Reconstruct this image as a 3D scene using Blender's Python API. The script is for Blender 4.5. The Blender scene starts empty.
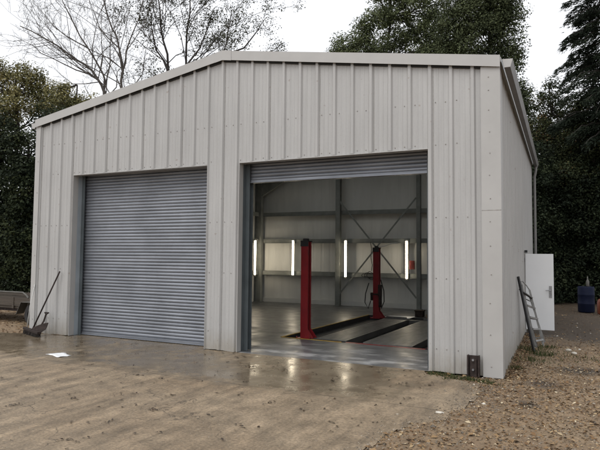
import bpy, math, random
import numpy as np
from mathutils import Vector, Matrix, noise as mnoise

rng = np.random.default_rng(7)
random.seed(7)
sc = bpy.context.scene
col = sc.collection
R = math.radians

# ------------------------------------------------------------------ site dimensions (metres)
W, D = 9.788, 10.035           # width of the gable front, depth of the building
EAVE, RIDGE, XR = 4.742, 5.552, 4.944
ZO = 3.438                     # head of both vehicle openings
A0, A1 = 1.138, 4.616          # left opening
B0, B1 = 5.318, 8.763          # right opening
CURY = 0.30                    # plane of the roller curtains
CAM = np.array([10.6222, -8.5649, 1.75])
YAW, PITCH, ROLL, FPX = -0.4442, 0.0558, 0.0094, 550.0

F_ = np.array([math.sin(YAW)*math.cos(PITCH), math.cos(YAW)*math.cos(PITCH), math.sin(PITCH)])
R0 = np.array([math.cos(YAW), -math.sin(YAW), 0.0])
U0 = np.cross(R0, F_)
R_ = R0*math.cos(ROLL) + U0*math.sin(ROLL)
U_ = U0*math.cos(ROLL) - R0*math.sin(ROLL)

def at(u, v, dist):
    """survey helper: the point seen at photo pixel (u, v) at a given distance"""
    return CAM + (F_ + R_*(u-300)/FPX - U_*(v-225)/FPX)*dist

# ------------------------------------------------------------------ helpers
class MB:
    def __init__(s): s.v=[]; s.f=[]; s.m=[]
    def add(s, vs, fs, m=0):
        o=len(s.v); s.v.extend([tuple(map(float,p)) for p in vs])
        s.f.extend([tuple(i+o for i in q) for q in fs]); s.m.extend([m]*len(fs)); return s
    def box(s, x0,y0,z0,x1,y1,z1,m=0):
        vs=[(x0,y0,z0),(x1,y0,z0),(x1,y1,z0),(x0,y1,z0),(x0,y0,z1),(x1,y0,z1),(x1,y1,z1),(x0,y1,z1)]
        return s.add(vs,[(0,3,2,1),(4,5,6,7),(0,1,5,4),(1,2,6,5),(2,3,7,6),(3,0,4,7)],m)
    def tube(s, pts, rad, n=8, m=0, caps=True):
        pts=[Vector(p) for p in pts]
        if not hasattr(rad,'__len__'): rad=[rad]*len(pts)
        vs=[];fs=[]
        up=None
        for i,p in enumerate(pts):
            t=(pts[min(i+1,len(pts)-1)]-pts[max(i-1,0)])
            t = t.normalized() if t.length>1e-9 else Vector((0,0,1))
            if up is None: up=Vector((0,0,1)) if abs(t.z)<.9 else Vector((1,0,0))
            a=t.cross(up).normalized(); b=a.cross(t).normalized(); up=b
            for k in range(n):
                c=2*math.pi*k/n
                vs.append(p+(a*math.cos(c)+b*math.sin(c))*rad[i])
        for i in range(len(pts)-1):
            for k in range(n):
                fs.append((i*n+k,i*n+(k+1)%n,(i+1)*n+(k+1)%n,(i+1)*n+k))
        if caps:
            fs.append(tuple(range(n))[::-1]); fs.append(tuple((len(pts)-1)*n+k for k in range(n)))
        return s.add(vs,fs,m)
    def bar(s, p, q, w, t, side=(0,0,1), m=0):
        """rectangular bar from p to q, w across 'side', t the other way"""
        p=Vector(p);q=Vector(q);d=(q-p).normalized();sd=Vector(side)
        sd=(sd-d*sd.dot(d)).normalized();o=d.cross(sd)
        vs=[]
        for c in (p,q):
            for a,b in ((-1,-1),(1,-1),(1,1),(-1,1)): vs.append(c+sd*a*w/2+o*b*t/2)
        return s.add(vs,[(0,3,2,1),(4,5,6,7),(0,1,5,4),(1,2,6,5),(2,3,7,6),(3,0,4,7)],m)
    def prism(s, poly, axis, a, b, m=0):
        """extrude a 2-D polygon along an axis ('x','y','z') between a and b"""
        n=len(poly)
        def P(p,c):
            if axis=='x': return (c,p[0],p[1])
            if axis=='y': return (p[0],c,p[1])
            return (p[0],p[1],c)
        vs=[P(p,a) for p in poly]+[P(p,b) for p in poly]
        fs=[tuple(range(n))[::-1],tuple(range(n,2*n))]+[(i,(i+1)%n,n+(i+1)%n,n+i) for i in range(n)]
        return s.add(vs,fs,m)
    def build(s, name, mats, parent=None, smooth=False, bevel=0, kind=None):
        me=bpy.data.meshes.new(name); me.from_pydata(s.v,[],s.f)
        if not isinstance(mats,(list,tuple)): mats=[mats]
        for q in mats: me.materials.append(q)
        me.polygons.foreach_set('material_index',s.m)
        if smooth: me.polygons.foreach_set('use_smooth',[True]*len(s.f))
        me.update()
        import bmesh
        bm=bmesh.new(); bm.from_mesh(me); bmesh.ops.recalc_face_normals(bm,faces=bm.faces[:]); bm.to_mesh(me); bm.free()
        o=bpy.data.objects.new(name,me); col.objects.link(o)
        if parent is not None: o.parent=parent
        if kind: o['kind']=kind
        if bevel:
            b=o.modifiers.new('bevel','BEVEL'); b.width=bevel; b.segments=2; b.limit_method='ANGLE'
        return o

def npmesh(name, verts, faces, mats, tone=None, midx=None, parent=None, smooth=False, attrs=None):
    """fast mesh from arrays; faces (n,k); optional per-face tone attribute"""
    verts=np.asarray(verts,np.float32); faces=np.asarray(faces,np.int32); n,k=faces.shape
    me=bpy.data.meshes.new(name)
    me.vertices.add(len(verts)); me.vertices.foreach_set('co',verts.ravel())
    me.loops.add(n*k); me.loops.foreach_set('vertex_index',faces.ravel())
    me.polygons.add(n); me.polygons.foreach_set('loop_start',np.arange(0,n*k,k,dtype=np.int32))
    if not isinstance(mats,(list,tuple)): mats=[mats]
    for q in mats: me.materials.append(q)
    if midx is not None: me.polygons.foreach_set('material_index',np.asarray(midx,np.int32))
    if smooth: me.polygons.foreach_set('use_smooth',np.ones(n,bool))
    me.update(calc_edges=True)
    if tone is not None:
        a=me.attributes.new('tone','FLOAT','FACE'); a.data.foreach_set('value',np.asarray(tone,np.float32))
    for nm,val in (attrs or {}).items():
        a=me.attributes.new(nm,'FLOAT','POINT'); a.data.foreach_set('value',np.asarray(val,np.float32))
    me.validate()
    o=bpy.data.objects.new(name,me); col.objects.link(o)
    if parent is not None: o.parent=parent
    return o

def empty(name, loc=(0,0,0), rz=0):
    o=bpy.data.objects.new(name,None); col.objects.link(o); o.location=loc; o.rotation_euler=(0,0,rz)
    o.empty_display_size=.2
    return o
def tag(o,label,cat,group=None,kind=None):
    if label: o['label']=label
    if cat: o['category']=cat
    if group: o['group']=group
    if kind: o['kind']=kind
    return o
def copy_tree(o,parent=None):
    c=o.copy(); col.objects.link(c)
    if parent is not None: c.parent=parent
    for ch in list(o.children): copy_tree(ch,c)
    return c
def vnoise(P, scale, oct=4, seed=0):
    P=np.asarray(P,float)
    out=np.zeros(len(P))
    for i,p in enumerate(P):
        out[i]=mnoise.fractal(Vector((p[0]*scale+seed*13.7,p[1]*scale-seed*7.1,seed*3.3)),1.0,2.0,oct)
    return out

# ------------------------------------------------------------------ materials
class NT:
    def __init__(s,name):
        s.m=bpy.data.materials.new(name); s.m.use_nodes=True; s.t=s.m.node_tree; s.n=s.t.nodes
        s.b=s.n['Principled BSDF']
    def node(s,t,**k):
        x=s.n.new(t)
        for a,v in k.items():
            if a.startswith('i_'):
                key=a[2:].replace('_',' ')
                x.inputs[key].default_value=v
            else: setattr(x,a,v)
        return x
    def link(s,a,b): s.t.links.new(a,b)
    def coord(s,kind='Object',scale=(1,1,1)):
        c=s.node('ShaderNodeTexCoord'); mp=s.node('ShaderNodeMapping'); mp.inputs['Scale'].default_value=scale
        s.link(c.outputs[kind],mp.inputs['Vector']); return mp.outputs['Vector']
    def noise(s,vec,scale,detail=4,rough=.55,dist=0):
        x=s.node('ShaderNodeTexNoise'); x.inputs['Scale'].default_value=scale; x.inputs['Detail'].default_value=detail
        x.inputs['Roughness'].default_value=rough; x.inputs['Distortion'].default_value=dist
        s.link(vec,x.inputs['Vector']); return x.outputs['Fac']
    def ramp(s,fac,stops):
        x=s.node('ShaderNodeValToRGB'); e=x.color_ramp.elements
        while len(e)<len(stops): e.new(.5)
        for q,(p,c) in zip(e,stops):
            q.position=p; q.color=(c[0],c[1],c[2],1) if hasattr(c,'__len__') else (c,c,c,1)
        s.link(fac,x.inputs['Fac']); return x.outputs['Color']
    def mix(s,fac,a,b,mode='MIX'):
        x=s.node('ShaderNodeMix',data_type='RGBA',blend_type=mode)
        for sock,v in ((x.inputs[0],fac),(x.inputs[6],a),(x.inputs[7],b)):
            if hasattr(v,'is_output'): s.link(v,sock)
            elif hasattr(v,'__len__'): sock.default_value=(v[0],v[1],v[2],1)
            else: sock.default_value=v if sock==x.inputs[0] else (v,v,v,1)
        return x.outputs[2]
    def math(s,op,a,b=0.0,c=None):
        x=s.node('ShaderNodeMath',operation=op)
        for i,v in enumerate((a,b,c)):
            if v is None: continue
            if hasattr(v,'is_output'): s.link(v,x.inputs[i])
            else: x.inputs[i].default_value=v
        return x.outputs[0]
    def attr(s,nm):
        x=s.node('ShaderNodeAttribute',attribute_name=nm); return x.outputs['Fac']
    def bump(s,h,strength=.3,dist=.01):
        x=s.node('ShaderNodeBump'); x.inputs['Strength'].default_value=strength; x.inputs['Distance'].default_value=dist
        s.link(h,x.inputs['Height']); s.link(x.outputs['Normal'],s.b.inputs['Normal'])
    def set(s,**k):
        for a,v in k.items():
            sock=s.b.inputs[a.replace('_',' ')]
            if hasattr(v,'is_output'): s.link(v,sock)
            elif hasattr(v,'__len__'): sock.default_value=(v[0],v[1],v[2],1)
            else: sock.default_value=v
        return s

def painted(name,c,rough=.5,metal=0,var=.12,scale=3,spec=.5,bump=0,streak=(1,1,1)):
    n=NT(name); v=n.coord('Object',streak)
    f=n.noise(v,scale,5)
    lo=[x*(1-var) for x in c]; hi=[min(1,x*(1+var)) for x in c]
    n.set(Base_Color=n.ramp(f,[(.3,lo),(.7,hi)]),Roughness=n.math('ADD',n.math('MULTIPLY',n.noise(v,scale*2.3,3),.25),rough-.12),Metallic=metal)
    n.b.inputs['Specular IOR Level'].default_value=spec
    if bump: n.bump(n.noise(v,scale*12,4),bump,.004)
    return n.m

def cladding_mat():
    n=NT('goosewing grey cladding paint')
    v=n.coord('Object')
    vs=n.coord('Object',(9,9,.5))
    base=n.ramp(n.noise(v,.55,4),[(.3,(.362,.357,.349)),(.7,(.405,.400,.392))])
    streak=n.ramp(n.noise(vs,1.6,5,.6),[(.35,.91),(.62,1.0)])
    c=n.mix(1.0,base,streak,'MULTIPLY')
    fine=n.ramp(n.noise(v,38,4,.7),[(.32,.93),(.6,1.0)])
    c=n.mix(.7,c,fine,'MULTIPLY')
    # splash dirt and algae close to the ground
    sep=n.node('ShaderNodeSeparateXYZ'); co=n.node('ShaderNodeTexCoord'); n.link(co.outputs['Object'],sep.inputs[0])
    hz=n.math('SUBTRACT',.42,sep.outputs['Z']); hz=n.math('MULTIPLY',hz,2.2)
    d=n.math('MULTIPLY',hz,n.noise(n.coord('Object',(3,3,1.6)),4,6,.65)); d.node.use_clamp=True
    d2=n.math('MULTIPLY',d,1.2); d2.node.use_clamp=True
    c=n.mix(d2,c,(.22,.19,.14))
    # a few scuffs and rusty specks
    sp=n.ramp(n.noise(v,11,2,.4),[(.735,0),(.76,1)])
    c=n.mix(n.math('MULTIPLY',sp,.45),c,(.2,.15,.11))
    n.set(Base_Color=c,Roughness=n.math('ADD',n.math('MULTIPLY',n.noise(v,4,4),.2),.36),Metallic=0.0)
    n.bump(n.noise(n.coord('Object',(1,1,.35)),2.2,3),.12,.02)
    return n.m
M={}
M['clad']=cladding_mat()
M['trim']=painted('goosewing grey flashing',(.368,.360,.348),.42,var=.05,scale=2.5,bump=.0)
M['liner']=painted('dull inner face of cladding',(.58,.585,.57),.55,var=.05,scale=1.6,streak=(3,3,.6))
M['steel']=painted('grey primed structural steel',(.19,.20,.19),.5,var=.2,scale=4)
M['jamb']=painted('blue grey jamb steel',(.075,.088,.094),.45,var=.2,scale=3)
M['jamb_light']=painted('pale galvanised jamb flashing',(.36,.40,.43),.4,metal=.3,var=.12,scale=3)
M['gutter']=painted('mid grey gutter',(.17,.165,.16),.5,var=.1)
M['screw']=painted('weathered fastener caps',(.23,.215,.195),.5,var=.4,scale=30)
M['black']=painted('black rubber and plastic',(.012,.012,.013),.55,var=.3,scale=8)
M['dark']=painted('dark pit grime and shadow',(.02,.02,.022),.6,var=.2)
M['roof']=painted('grey roof sheeting',(.45,.45,.43),.5,var=.1)

def galv():
    n=NT('galvanised roller slats')
    v=n.coord('Object',(1,1,1)); vx=n.coord('Object',(.5,.5,19))
    c=n.ramp(n.noise(vx,1.3,5,.6),[(.3,(.17,.182,.205)),(.7,(.275,.29,.322))])
    g=n.ramp(n.noise(v,1.1,5,.6),[(.3,.72),(.65,1)])
    c=n.mix(1,c,g,'MULTIPLY')
    n.set(Base_Color=c,Metallic=.6,Roughness=n.math('ADD',n.math('MULTIPLY',n.noise(v,7,4),.2),.32))
    n.bump(n.noise(n.coord('Object',(.8,.8,3)),3,3),.1,.02)
    return n.m
M['galv']=galv()
M['alum']=painted('dull aluminium',(.30,.30,.31),.42,metal=.8,var=.25,scale=9)
M['ladder']=painted('dirty dark aluminium',(.23,.23,.225),.5,metal=.4,var=.3,scale=9)
M['broomstick']=painted('worn dark broom handle',(.028,.02,.017),.7,spec=.2,var=.3,scale=12)
M['bristle']=painted('dark wet bristles',(.022,.017,.014),.8,var=.4,scale=30,bump=.6)
M['white']=painted('white door paint',(.72,.73,.74),.35,var=.03,scale=2)
M['paper']=painted('wet white paper',(.78,.79,.80),.35,var=.06,scale=9,bump=.3)
M['blue']=painted('dark blue drum plastic',(.005,.008,.024),.65,spec=.15,var=.2,scale=4)
M['orange']=painted('faded orange plastic',(.14,.035,.014),.5,var=.2)
M['pale']=painted('pale grey plastic',(.5,.5,.48),.5,var=.1)
M['wood']=painted('weathered timber',(.20,.145,.095),.7,var=.35,scale=5,streak=(.6,6,6),bump=.4)
M['rust']=painted('rusty dark steel',(.034,.025,.022),.75,spec=.2,var=.5,scale=14,bump=.5)
M['yellow']=painted('worn yellow edge paint',(.42,.27,.05),.55,var=.35,scale=10)
def redpaint():
    n=NT('chipped red lift paint'); v=n.coord('Object')
    c=n.ramp(n.noise(v,2.5,5),[(.3,(.17,.010,.014)),(.7,(.24,.014,.018))])
    g=n.ramp(n.noise(n.coord('Object',(1,1,.35)),9,6,.65),[(.58,0),(.72,1)])
    c=n.mix(n.math('MULTIPLY',g,.75),c,(.06,.02,.018))
    n.set(Base_Color=c,Roughness=n.math('ADD',n.math('MULTIPLY',n.noise(v,8,4),.3),.25)); return n.m
M['red']=redpaint()
M['runway']=painted('oily runway steel',(.10,.098,.092),.42,var=.35,scale=2.2,streak=(2,.5,1),bump=.15)
M['trailer_wood']=painted('weathered trailer boards',(.055,.043,.032),.75,var=.3,scale=4,streak=(.4,6,8),bump=.3)
M['trailer_metal']=painted('galvanised trailer guard',(.10,.096,.086),.5,metal=.4,var=.2)
M['red_box']=painted('red plastic box',(.13,.022,.018),.4)

def lamp_mat():
    n=NT('lit tube diffuser')
    n.set(Base_Color=(.9,.85,.75),Emission_Color=(1,.86,.64),Emission_Strength=LAMP,Roughness=.4); return n.m
LAMP=15.0
M['lamp']=lamp_mat()

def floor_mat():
    n=NT('grey painted workshop floor'); v=n.coord('Object')
    c=n.ramp(n.noise(v,.9,6,.6),[(.3,(.062,.064,.067)),(.7,(.105,.108,.112))])
    # worn, tracked-in wet light patches near the threshold
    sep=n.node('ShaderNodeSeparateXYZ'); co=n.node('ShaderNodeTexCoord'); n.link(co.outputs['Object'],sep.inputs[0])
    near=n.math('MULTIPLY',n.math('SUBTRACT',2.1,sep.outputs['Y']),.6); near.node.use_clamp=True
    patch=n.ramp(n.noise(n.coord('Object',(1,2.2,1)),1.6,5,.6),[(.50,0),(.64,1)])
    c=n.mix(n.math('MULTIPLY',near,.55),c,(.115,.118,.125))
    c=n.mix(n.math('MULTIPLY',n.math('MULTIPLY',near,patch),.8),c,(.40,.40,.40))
    sp=n.ramp(n.noise(v,9,5,.7),[(.60,0),(.68,1)])
    c=n.mix(n.math('MULTIPLY',sp,.5),c,(.04,.035,.03))
    r=n.ramp(n.noise(v,2.4,5,.6),[(.35,.28),(.7,.5)])
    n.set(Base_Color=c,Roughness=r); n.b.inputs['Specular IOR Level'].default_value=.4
    n.bump(n.noise(v,14,4),.10,.01); return n.m
M['floor']=floor_mat()

def concrete_mat():
    n=NT('wet yard concrete'); v=n.coord('Object')
    wet=n.attr('wet')
    # diagonal brush / tyre streaks
    rot=n.node('ShaderNodeTexCoord'); mp=n.node('ShaderNodeMapping'); mp.inputs['Scale'].default_value=(3.4,.42,1)
    n.link(rot.outputs['Object'],mp.inputs['Vector']); vs=mp.outputs['Vector']
    big=n.noise(v,.55,5,.6,.4); mid=n.noise(v,3.2,6,.65); fine=n.noise(v,34,5,.7); st=n.noise(vs,1.5,6,.65)
    dry=n.ramp(big,[(.3,(.200,.145,.090)),(.7,(.29,.224,.150))])
    dry=n.mix(.8,dry,n.ramp(st,[(.34,.58),(.5,.92),(.64,1.2)]),'MULTIPLY')
    dry=n.mix(.75,dry,n.ramp(mid,[(.32,.58),(.66,1.2)]),'MULTIPLY')
    dry=n.mix(.85,dry,n.ramp(fine,[(.36,.6),(.62,1.2)]),'MULTIPLY')
    speck=n.ramp(n.noise(v,52,3,.6),[(.66,0),(.71,1)])
    dry=n.mix(n.math('MULTIPLY',speck,.5),dry,(.5,.47,.42))
    wetc=n.ramp(mid,[(.3,(.105,.080,.053)),(.7,(.185,.148,.102))])
    wetc=n.mix(.6,wetc,n.ramp(fine,[(.3,.75),(.65,1.1)]),'MULTIPLY')
    # broken-up wetness
    wn=n.math('ADD',wet,n.math('ADD',n.math('MULTIPLY',n.math('SUBTRACT',n.noise(v,1.7,6,.65),.5),1.5),n.math('MULTIPLY',n.math('SUBTRACT',n.noise(v,7.5,5,.65),.5),1.3)))
    wf=n.ramp(wn,[(.22,0),(.8,1)])
    c=n.mix(wf,dry,wetc)
    # dark oily / organic marks
    mk=n.ramp(n.noise(n.coord('Object',(1,1.6,1)),2.6,6,.7),[(.62,0),(.74,1)])
    c=n.mix(n.math('MULTIPLY',mk,.55),c,(.07,.055,.04))
    sp=n.node('ShaderNodeSeparateXYZ'); cc=n.node('ShaderNodeTexCoord'); n.link(cc.outputs['Object'],sp.inputs[0])
    jy=n.math('ADD',sp.outputs['Y'],n.math('MULTIPLY',n.math('SUBTRACT',n.noise(v,3,4),.5),.05))
    jl=n.math('LESS_THAN',n.math('ABSOLUTE',n.math('ADD',jy,2.10)),.011)
    jl=n.math('MULTIPLY',jl,n.ramp(n.noise(v,4,3),[(.35,.25),(.6,1)]))
    vo=n.node('ShaderNodeTexVoronoi',feature='DISTANCE_TO_EDGE'); vo.inputs['Scale'].default_value=.33
    dv=n.node('ShaderNodeVectorMath',operation='ADD'); nz=n.node('ShaderNodeTexNoise'); nz.inputs['Scale'].default_value=1.7; nz.inputs['Detail'].default_value=6
    n.link(v,nz.inputs['Vector']); n.link(v,dv.inputs[0]); n.link(nz.outputs['Color'],dv.inputs[1]); n.link(dv.outputs[0],vo.inputs['Vector'])
    ck=n.math('MULTIPLY',n.math('LESS_THAN',vo.outputs['Distance'],.0022),n.ramp(n.noise(v,.8,3),[(.45,0),(.55,.9)]))
    c=n.mix(n.math('MULTIPLY',n.math('MAXIMUM',jl,ck),.75),c,(.05,.038,.026))
    oil=n.ramp(n.noise(v,.75,6,.62),[(.62,0),(.72,1)])
    c=n.mix(n.math('MULTIPLY',oil,.4),c,(.06,.048,.036))
    film=n.ramp(n.noise(v,1.3,5,.6),[(.36,0),(.6,1)])   # thin water film patches
    rw=n.mix(film,.36,.125)
    rd=n.ramp(mid,[(.3,.50),(.7,.78)])
    rough=n.mix(wf,rd,rw)
    n.set(Base_Color=c,Roughness=rough)
    h=n.math('ADD',n.math('MULTIPLY',fine,.35),n.math('ADD',n.math('MULTIPLY',mid,.7),n.math('MULTIPLY',st,.5)))
    bs=n.node('ShaderNodeBump'); bs.inputs['Distance'].default_value=.012
    inv=n.math('SUBTRACT',1.0,n.math('MULTIPLY',wf,.86)); n.link(n.math('MULTIPLY',inv,.55),bs.inputs['Strength'])
    n.link(h,bs.inputs['Height']); n.link(bs.outputs['Normal'],n.b.inputs['Normal'])
    return n.m
M['concrete']=concrete_mat()

def dirt_mat():
    n=NT('gravelly soil with leaf mould'); v=n.coord('Object')
    big=n.noise(v,.5,5,.6); mid=n.noise(v,5,6,.7); fine=n.noise(v,45,5,.75)
    c=n.ramp(big,[(.3,(.185,.122,.070)),(.55,(.26,.18,.106)),(.75,(.31,.23,.145))])
    c=n.mix(.85,c,n.ramp(mid,[(.3,.55),(.66,1.15)]),'MULTIPLY')
    c=n.mix(.8,c,n.ramp(fine,[(.3,.55),(.65,1.2)]),'MULTIPLY')
    damp_shade=n.attr('damp_shade')
    dn=n.math('ADD',damp_shade,n.math('MULTIPLY',n.math('SUBTRACT',n.noise(v,1.2,5,.6),.5),.7))
    df=n.ramp(dn,[(.3,0),(.7,1)])
    c=n.mix(n.math('MULTIPLY',df,.85),c,(.035,.026,.018))  # one dark tone for damp soil and the painted tree shade
    n.set(Base_Color=c,Roughness=n.mix(df,.8,.6))
    n.bump(n.math('ADD',mid,n.math('MULTIPLY',fine,.6)),.8,.03)
    return n.m
M['dirt']=dirt_mat()

def tone_mat(name,stops,rough=.7,spec=.12,trans=0):
    n=NT(name); c=n.ramp(n.attr('tone'),stops); n.set(Base_Color=c,Roughness=rough)
    n.b.inputs['Specular IOR Level'].default_value=spec
    if trans:
        t=n.node('ShaderNodeBsdfTranslucent'); n.link(c,t.inputs['Color'])
        x=n.node('ShaderNodeMixShader'); x.inputs[0].default_value=trans
        n.link(n.b.outputs[0],x.inputs[1]); n.link(t.outputs[0],x.inputs[2]); n.link(x.outputs[0],n.n['Material Output'].inputs['Surface'])
    return n.m
M['leaf_dark']=tone_mat('dark evergreen foliage',[(0,(.009,.013,.008)),(.5,(.020,.028,.016)),(1,(.046,.057,.029))],trans=.25)
M['leaf_hedge']=tone_mat('mixed hedge foliage',[(0,(.010,.015,.009)),(.55,(.024,.033,.017)),(1,(.055,.066,.028))],trans=.25)
M['leaf_autumn']=tone_mat('yellowing autumn foliage',[(0,(.075,.078,.034)),(.5,(.19,.18,.08)),(1,(.32,.28,.13))],trans=.2)
M['leaf_ash']=tone_mat('light broadleaf foliage',[(0,(.050,.062,.032)),(.5,(.105,.125,.062)),(1,(.18,.205,.10))],trans=.25)
M['leaf_poplar']=tone_mat('deep green broadleaf foliage',[(0,(.030,.039,.021)),(.5,(.066,.080,.040)),(1,(.12,.14,.07))],trans=.15)
M['leaf_russet']=tone_mat('green and russet foliage',[(0,(.018,.024,.012)),(.6,(.048,.058,.026)),(.85,(.075,.08,.035)),(1,(.11,.075,.035))],trans=.15)
M['leaf_sparse']=tone_mat('small dull leaves',[(0,(.030,.034,.018)),(1,(.075,.075,.04))],trans=.15)
M['needle']=tone_mat('dark conifer sprays',[(0,(.008,.012,.008)),(.6,(.017,.024,.015)),(1,(.036,.045,.025))])
M['litter']=tone_mat('fallen leaves',[(0,(.06,.034,.018)),(.3,(.15,.088,.044)),(.6,(.25,.165,.088)),(.85,(.33,.25,.15)),(1,(.50,.42,.29))],rough=.5)
M['stones']=tone_mat('gravel stones',[(0,(.10,.085,.068)),(.5,(.24,.20,.155)),(.85,(.38,.34,.28)),(1,(.62,.59,.53))],rough=.7)
M['wetleaf']=tone_mat('sodden dark leaves',[(0,(.018,.012,.008)),(.6,(.045,.028,.016)),(1,(.10,.06,.03))],rough=.35,spec=.5)
M['grass']=tone_mat('grass blades',[(0,(.025,.036,.012)),(.6,(.05,.065,.024)),(1,(.12,.12,.05))],trans=.2)
M['bark']=painted('grey brown bark',(.085,.074,.065),.85,var=.35,scale=6,streak=(4,4,.8),bump=.6)
M['bark_dark']=painted('dark bark',(.032,.026,.022),.85,var=.35,scale=6,streak=(4,4,.8),bump=.6)

# ------------------------------------------------------------------ ground, yard, floor
def grid_mesh(xs,ys):
    X,Y=np.meshgrid(xs,ys,indexing='ij'); nx,ny=len(xs),len(ys)
    idx=np.arange(nx*ny).reshape(nx,ny)
    f=np.stack([idx[:-1,:-1],idx[1:,:-1],idx[1:,1:],idx[:-1,1:]],-1).reshape(-1,4)
    return X.ravel(),Y.ravel(),f

def in_poly(x,y,poly):
    c=np.zeros(len(x),bool); n=len(poly)
    for i in range(n):
        x1,y1=poly[i]; x2,y2=poly[(i+1)%n]
        t=((y1>y)!=(y2>y))&(x<(x2-x1)*(y-y1)/((y2-y1) if y2!=y1 else 1e-9)+x1)
        c^=t
    return c
YARD=[(-4.5,-.75),(-.9,-.40),(-.1,-.22),(0.02,.0),(0.02,.05),(1.16,.05),(1.16,.35),(4.58,.35),(4.58,.05),(5.33,.05),(5.33,.012),(8.70,.012),
      (8.80,-.16),(9.3,-.34),(9.58,-.62),(9.66,-1.1),(9.62,-1.8),(9.45,-2.5),(9.22,-2.85),(9.08,-3.2),(9.03,-3.8),(8.95,-5),(8.8,-7),(8.5,-10.5),(-4.5,-10.5)]

# soil, one sheet out to the horizon
xs=np.concatenate([[-400,-200,-100,-60,-40,-30,-24,-20,-16,-12,-9,-7,-5],np.arange(-4,8,.5),np.arange(8,16,.09),[16.5,17.5,19,21,24,28,34,45,70,120,220,400]])
ys=np.concatenate([[-400,-200,-100,-50,-30,-20,-14,-11,-9,-7],np.arange(-6,15,.09),[15.5,16.5,18,20,23,27,32,40,60,100,200,400]])
x,y,f=grid_mesh(xs,ys)
P=np.stack([x,y],1)
EDGE=np.array(YARD[12:24])
def edge_dist(px,py):
    """signed distance to the east and north-east edge of the concrete, positive on the soil side"""
    d=np.full(len(px),1e9)
    for (xa,ya),(xb,yb) in zip(EDGE[:-1],EDGE[1:]):
        L2=(xb-xa)**2+(yb-ya)**2; t=np.clip(((px-xa)*(xb-xa)+(py-ya)*(yb-ya))/L2,0,1)
        d=np.minimum(d,np.hypot(px-xa-t*(xb-xa),py-ya-t*(yb-ya)))
    return np.where(in_poly(px,py,YARD),-d,d)
def ground_z(px,py):
    p=np.stack([px,py],1); px=np.asarray(px);py=np.asarray(py)
    a=vnoise(p,.9,5,1)*.022+vnoise(p,5,3,2)*.012
    d=edge_dist(px,py)+vnoise(p,2.2,4,11)*.16
    z=-.014+a
    k=np.clip((.7-d)/.6,0,1); z=z*(1-k)+(.010+a*.35)*k          # soil washed up to the slab
    k=np.clip((.06-d)/.16,0,1); z=z*(1-k)+(-.012)*k               # thins out over the edge
    k=np.clip((-.30-d)/.1,0,1); return z*(1-k)-.05*k
near=(x>7.9)&(x<17)&(y>-7)&(y<16)
z=np.full(len(x),-.02)
z[near]=ground_z(x[near],y[near])
far=in_poly(x,y,YARD)&~near; z[far]=-.05
inb=(x>-.15)&(x<W-.02)&(y>-.0)&(y<D+.1)
z[inb]=-.16
damp_shade=1.3*np.clip((y-2.5)/4.5,0,1)*np.clip((x-9)/1,0,1)  # damp leaf mould, with tree shade darkened into the soil colour
damp_shade=np.maximum(damp_shade,np.clip((y-8)/4,0,1))
for bx,by,br in ((10.35,-.05,.38),(10.9,1.2,.5),(10.2,-1.3,.2)):
    damp_shade=np.maximum(damp_shade,.75*np.exp(-((x-bx)**2+((y-by)*1.1)**2)/br**2))
g=npmesh('ground',np.stack([x,y,z],1),f,M['dirt'],smooth=True,attrs={'damp_shade':damp_shade}); g['kind']='structure'

# concrete yard
st=.055
xs=np.arange(-4.5,9.9,st); ys=np.arange(-10.0,.36,st)
x,y,f=grid_mesh(xs,ys)
P=np.stack([x,y],1)
n1=vnoise(P,1.6,4,5); n2=vnoise(P,.45,4,6)
keepv=in_poly(x+n1*.05*(y<-.5)+vnoise(P,7,2,9)*.02*(y<-.5),y,YARD)
keep=keepv[f].all(1)
f=f[keep]; used=np.unique(f); mp=np.full(len(x),-1); mp[used]=np.arange(len(used)); f=mp[f]
x=x[used];y=y[used];n1=n1[used];n2=n2[used]
edge=-2.06-.10*n1-.10*np.exp(-((x-7.0)/1.2)**2)
wet=np.clip((y-edge+.25)/.6,0,1)
wet*=np.clip(.80+.5*n2,.0,1)
wet=np.maximum(wet,np.clip((3.3-x)/2.5,0,1)*np.clip((y-edge)/.12,0,1))          # standing water by the left corner
wet*=1-.75*np.clip((x-8.1)/.7,0,1)                                           # pale dry pad near the right corner
# wet tyre tracks across the dry part
for (xa,ya,xb,yb,wd) in ((5.0,-4.45,4.75,-2.9,.10),(5.6,-4.6,5.2,-2.6,.05),(6.9,-4.4,6.35,-2.4,.06)):
    dx,dy=xb-xa,yb-ya; L=math.hypot(dx,dy); s=((x-xa)*dx+(y-ya)*dy)/L; q=abs((x-xa)*dy-(y-ya)*dx)/L
    wet=np.maximum(wet,.62*np.exp(-(q/wd)**2)*np.clip(1-abs(s-L/2)/(L*.75),0,1)*(.6+.5*n1))
z=.004+n2*.004*(1-wet)+n1*.003*(1-wet)
z=np.where(y>-.1,.002,z)
yard=npmesh('yard_concrete',np.stack([x,y,z],1),f,M['concrete'],smooth=True,attrs={'wet':wet}); yard['kind']='structure'

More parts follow.
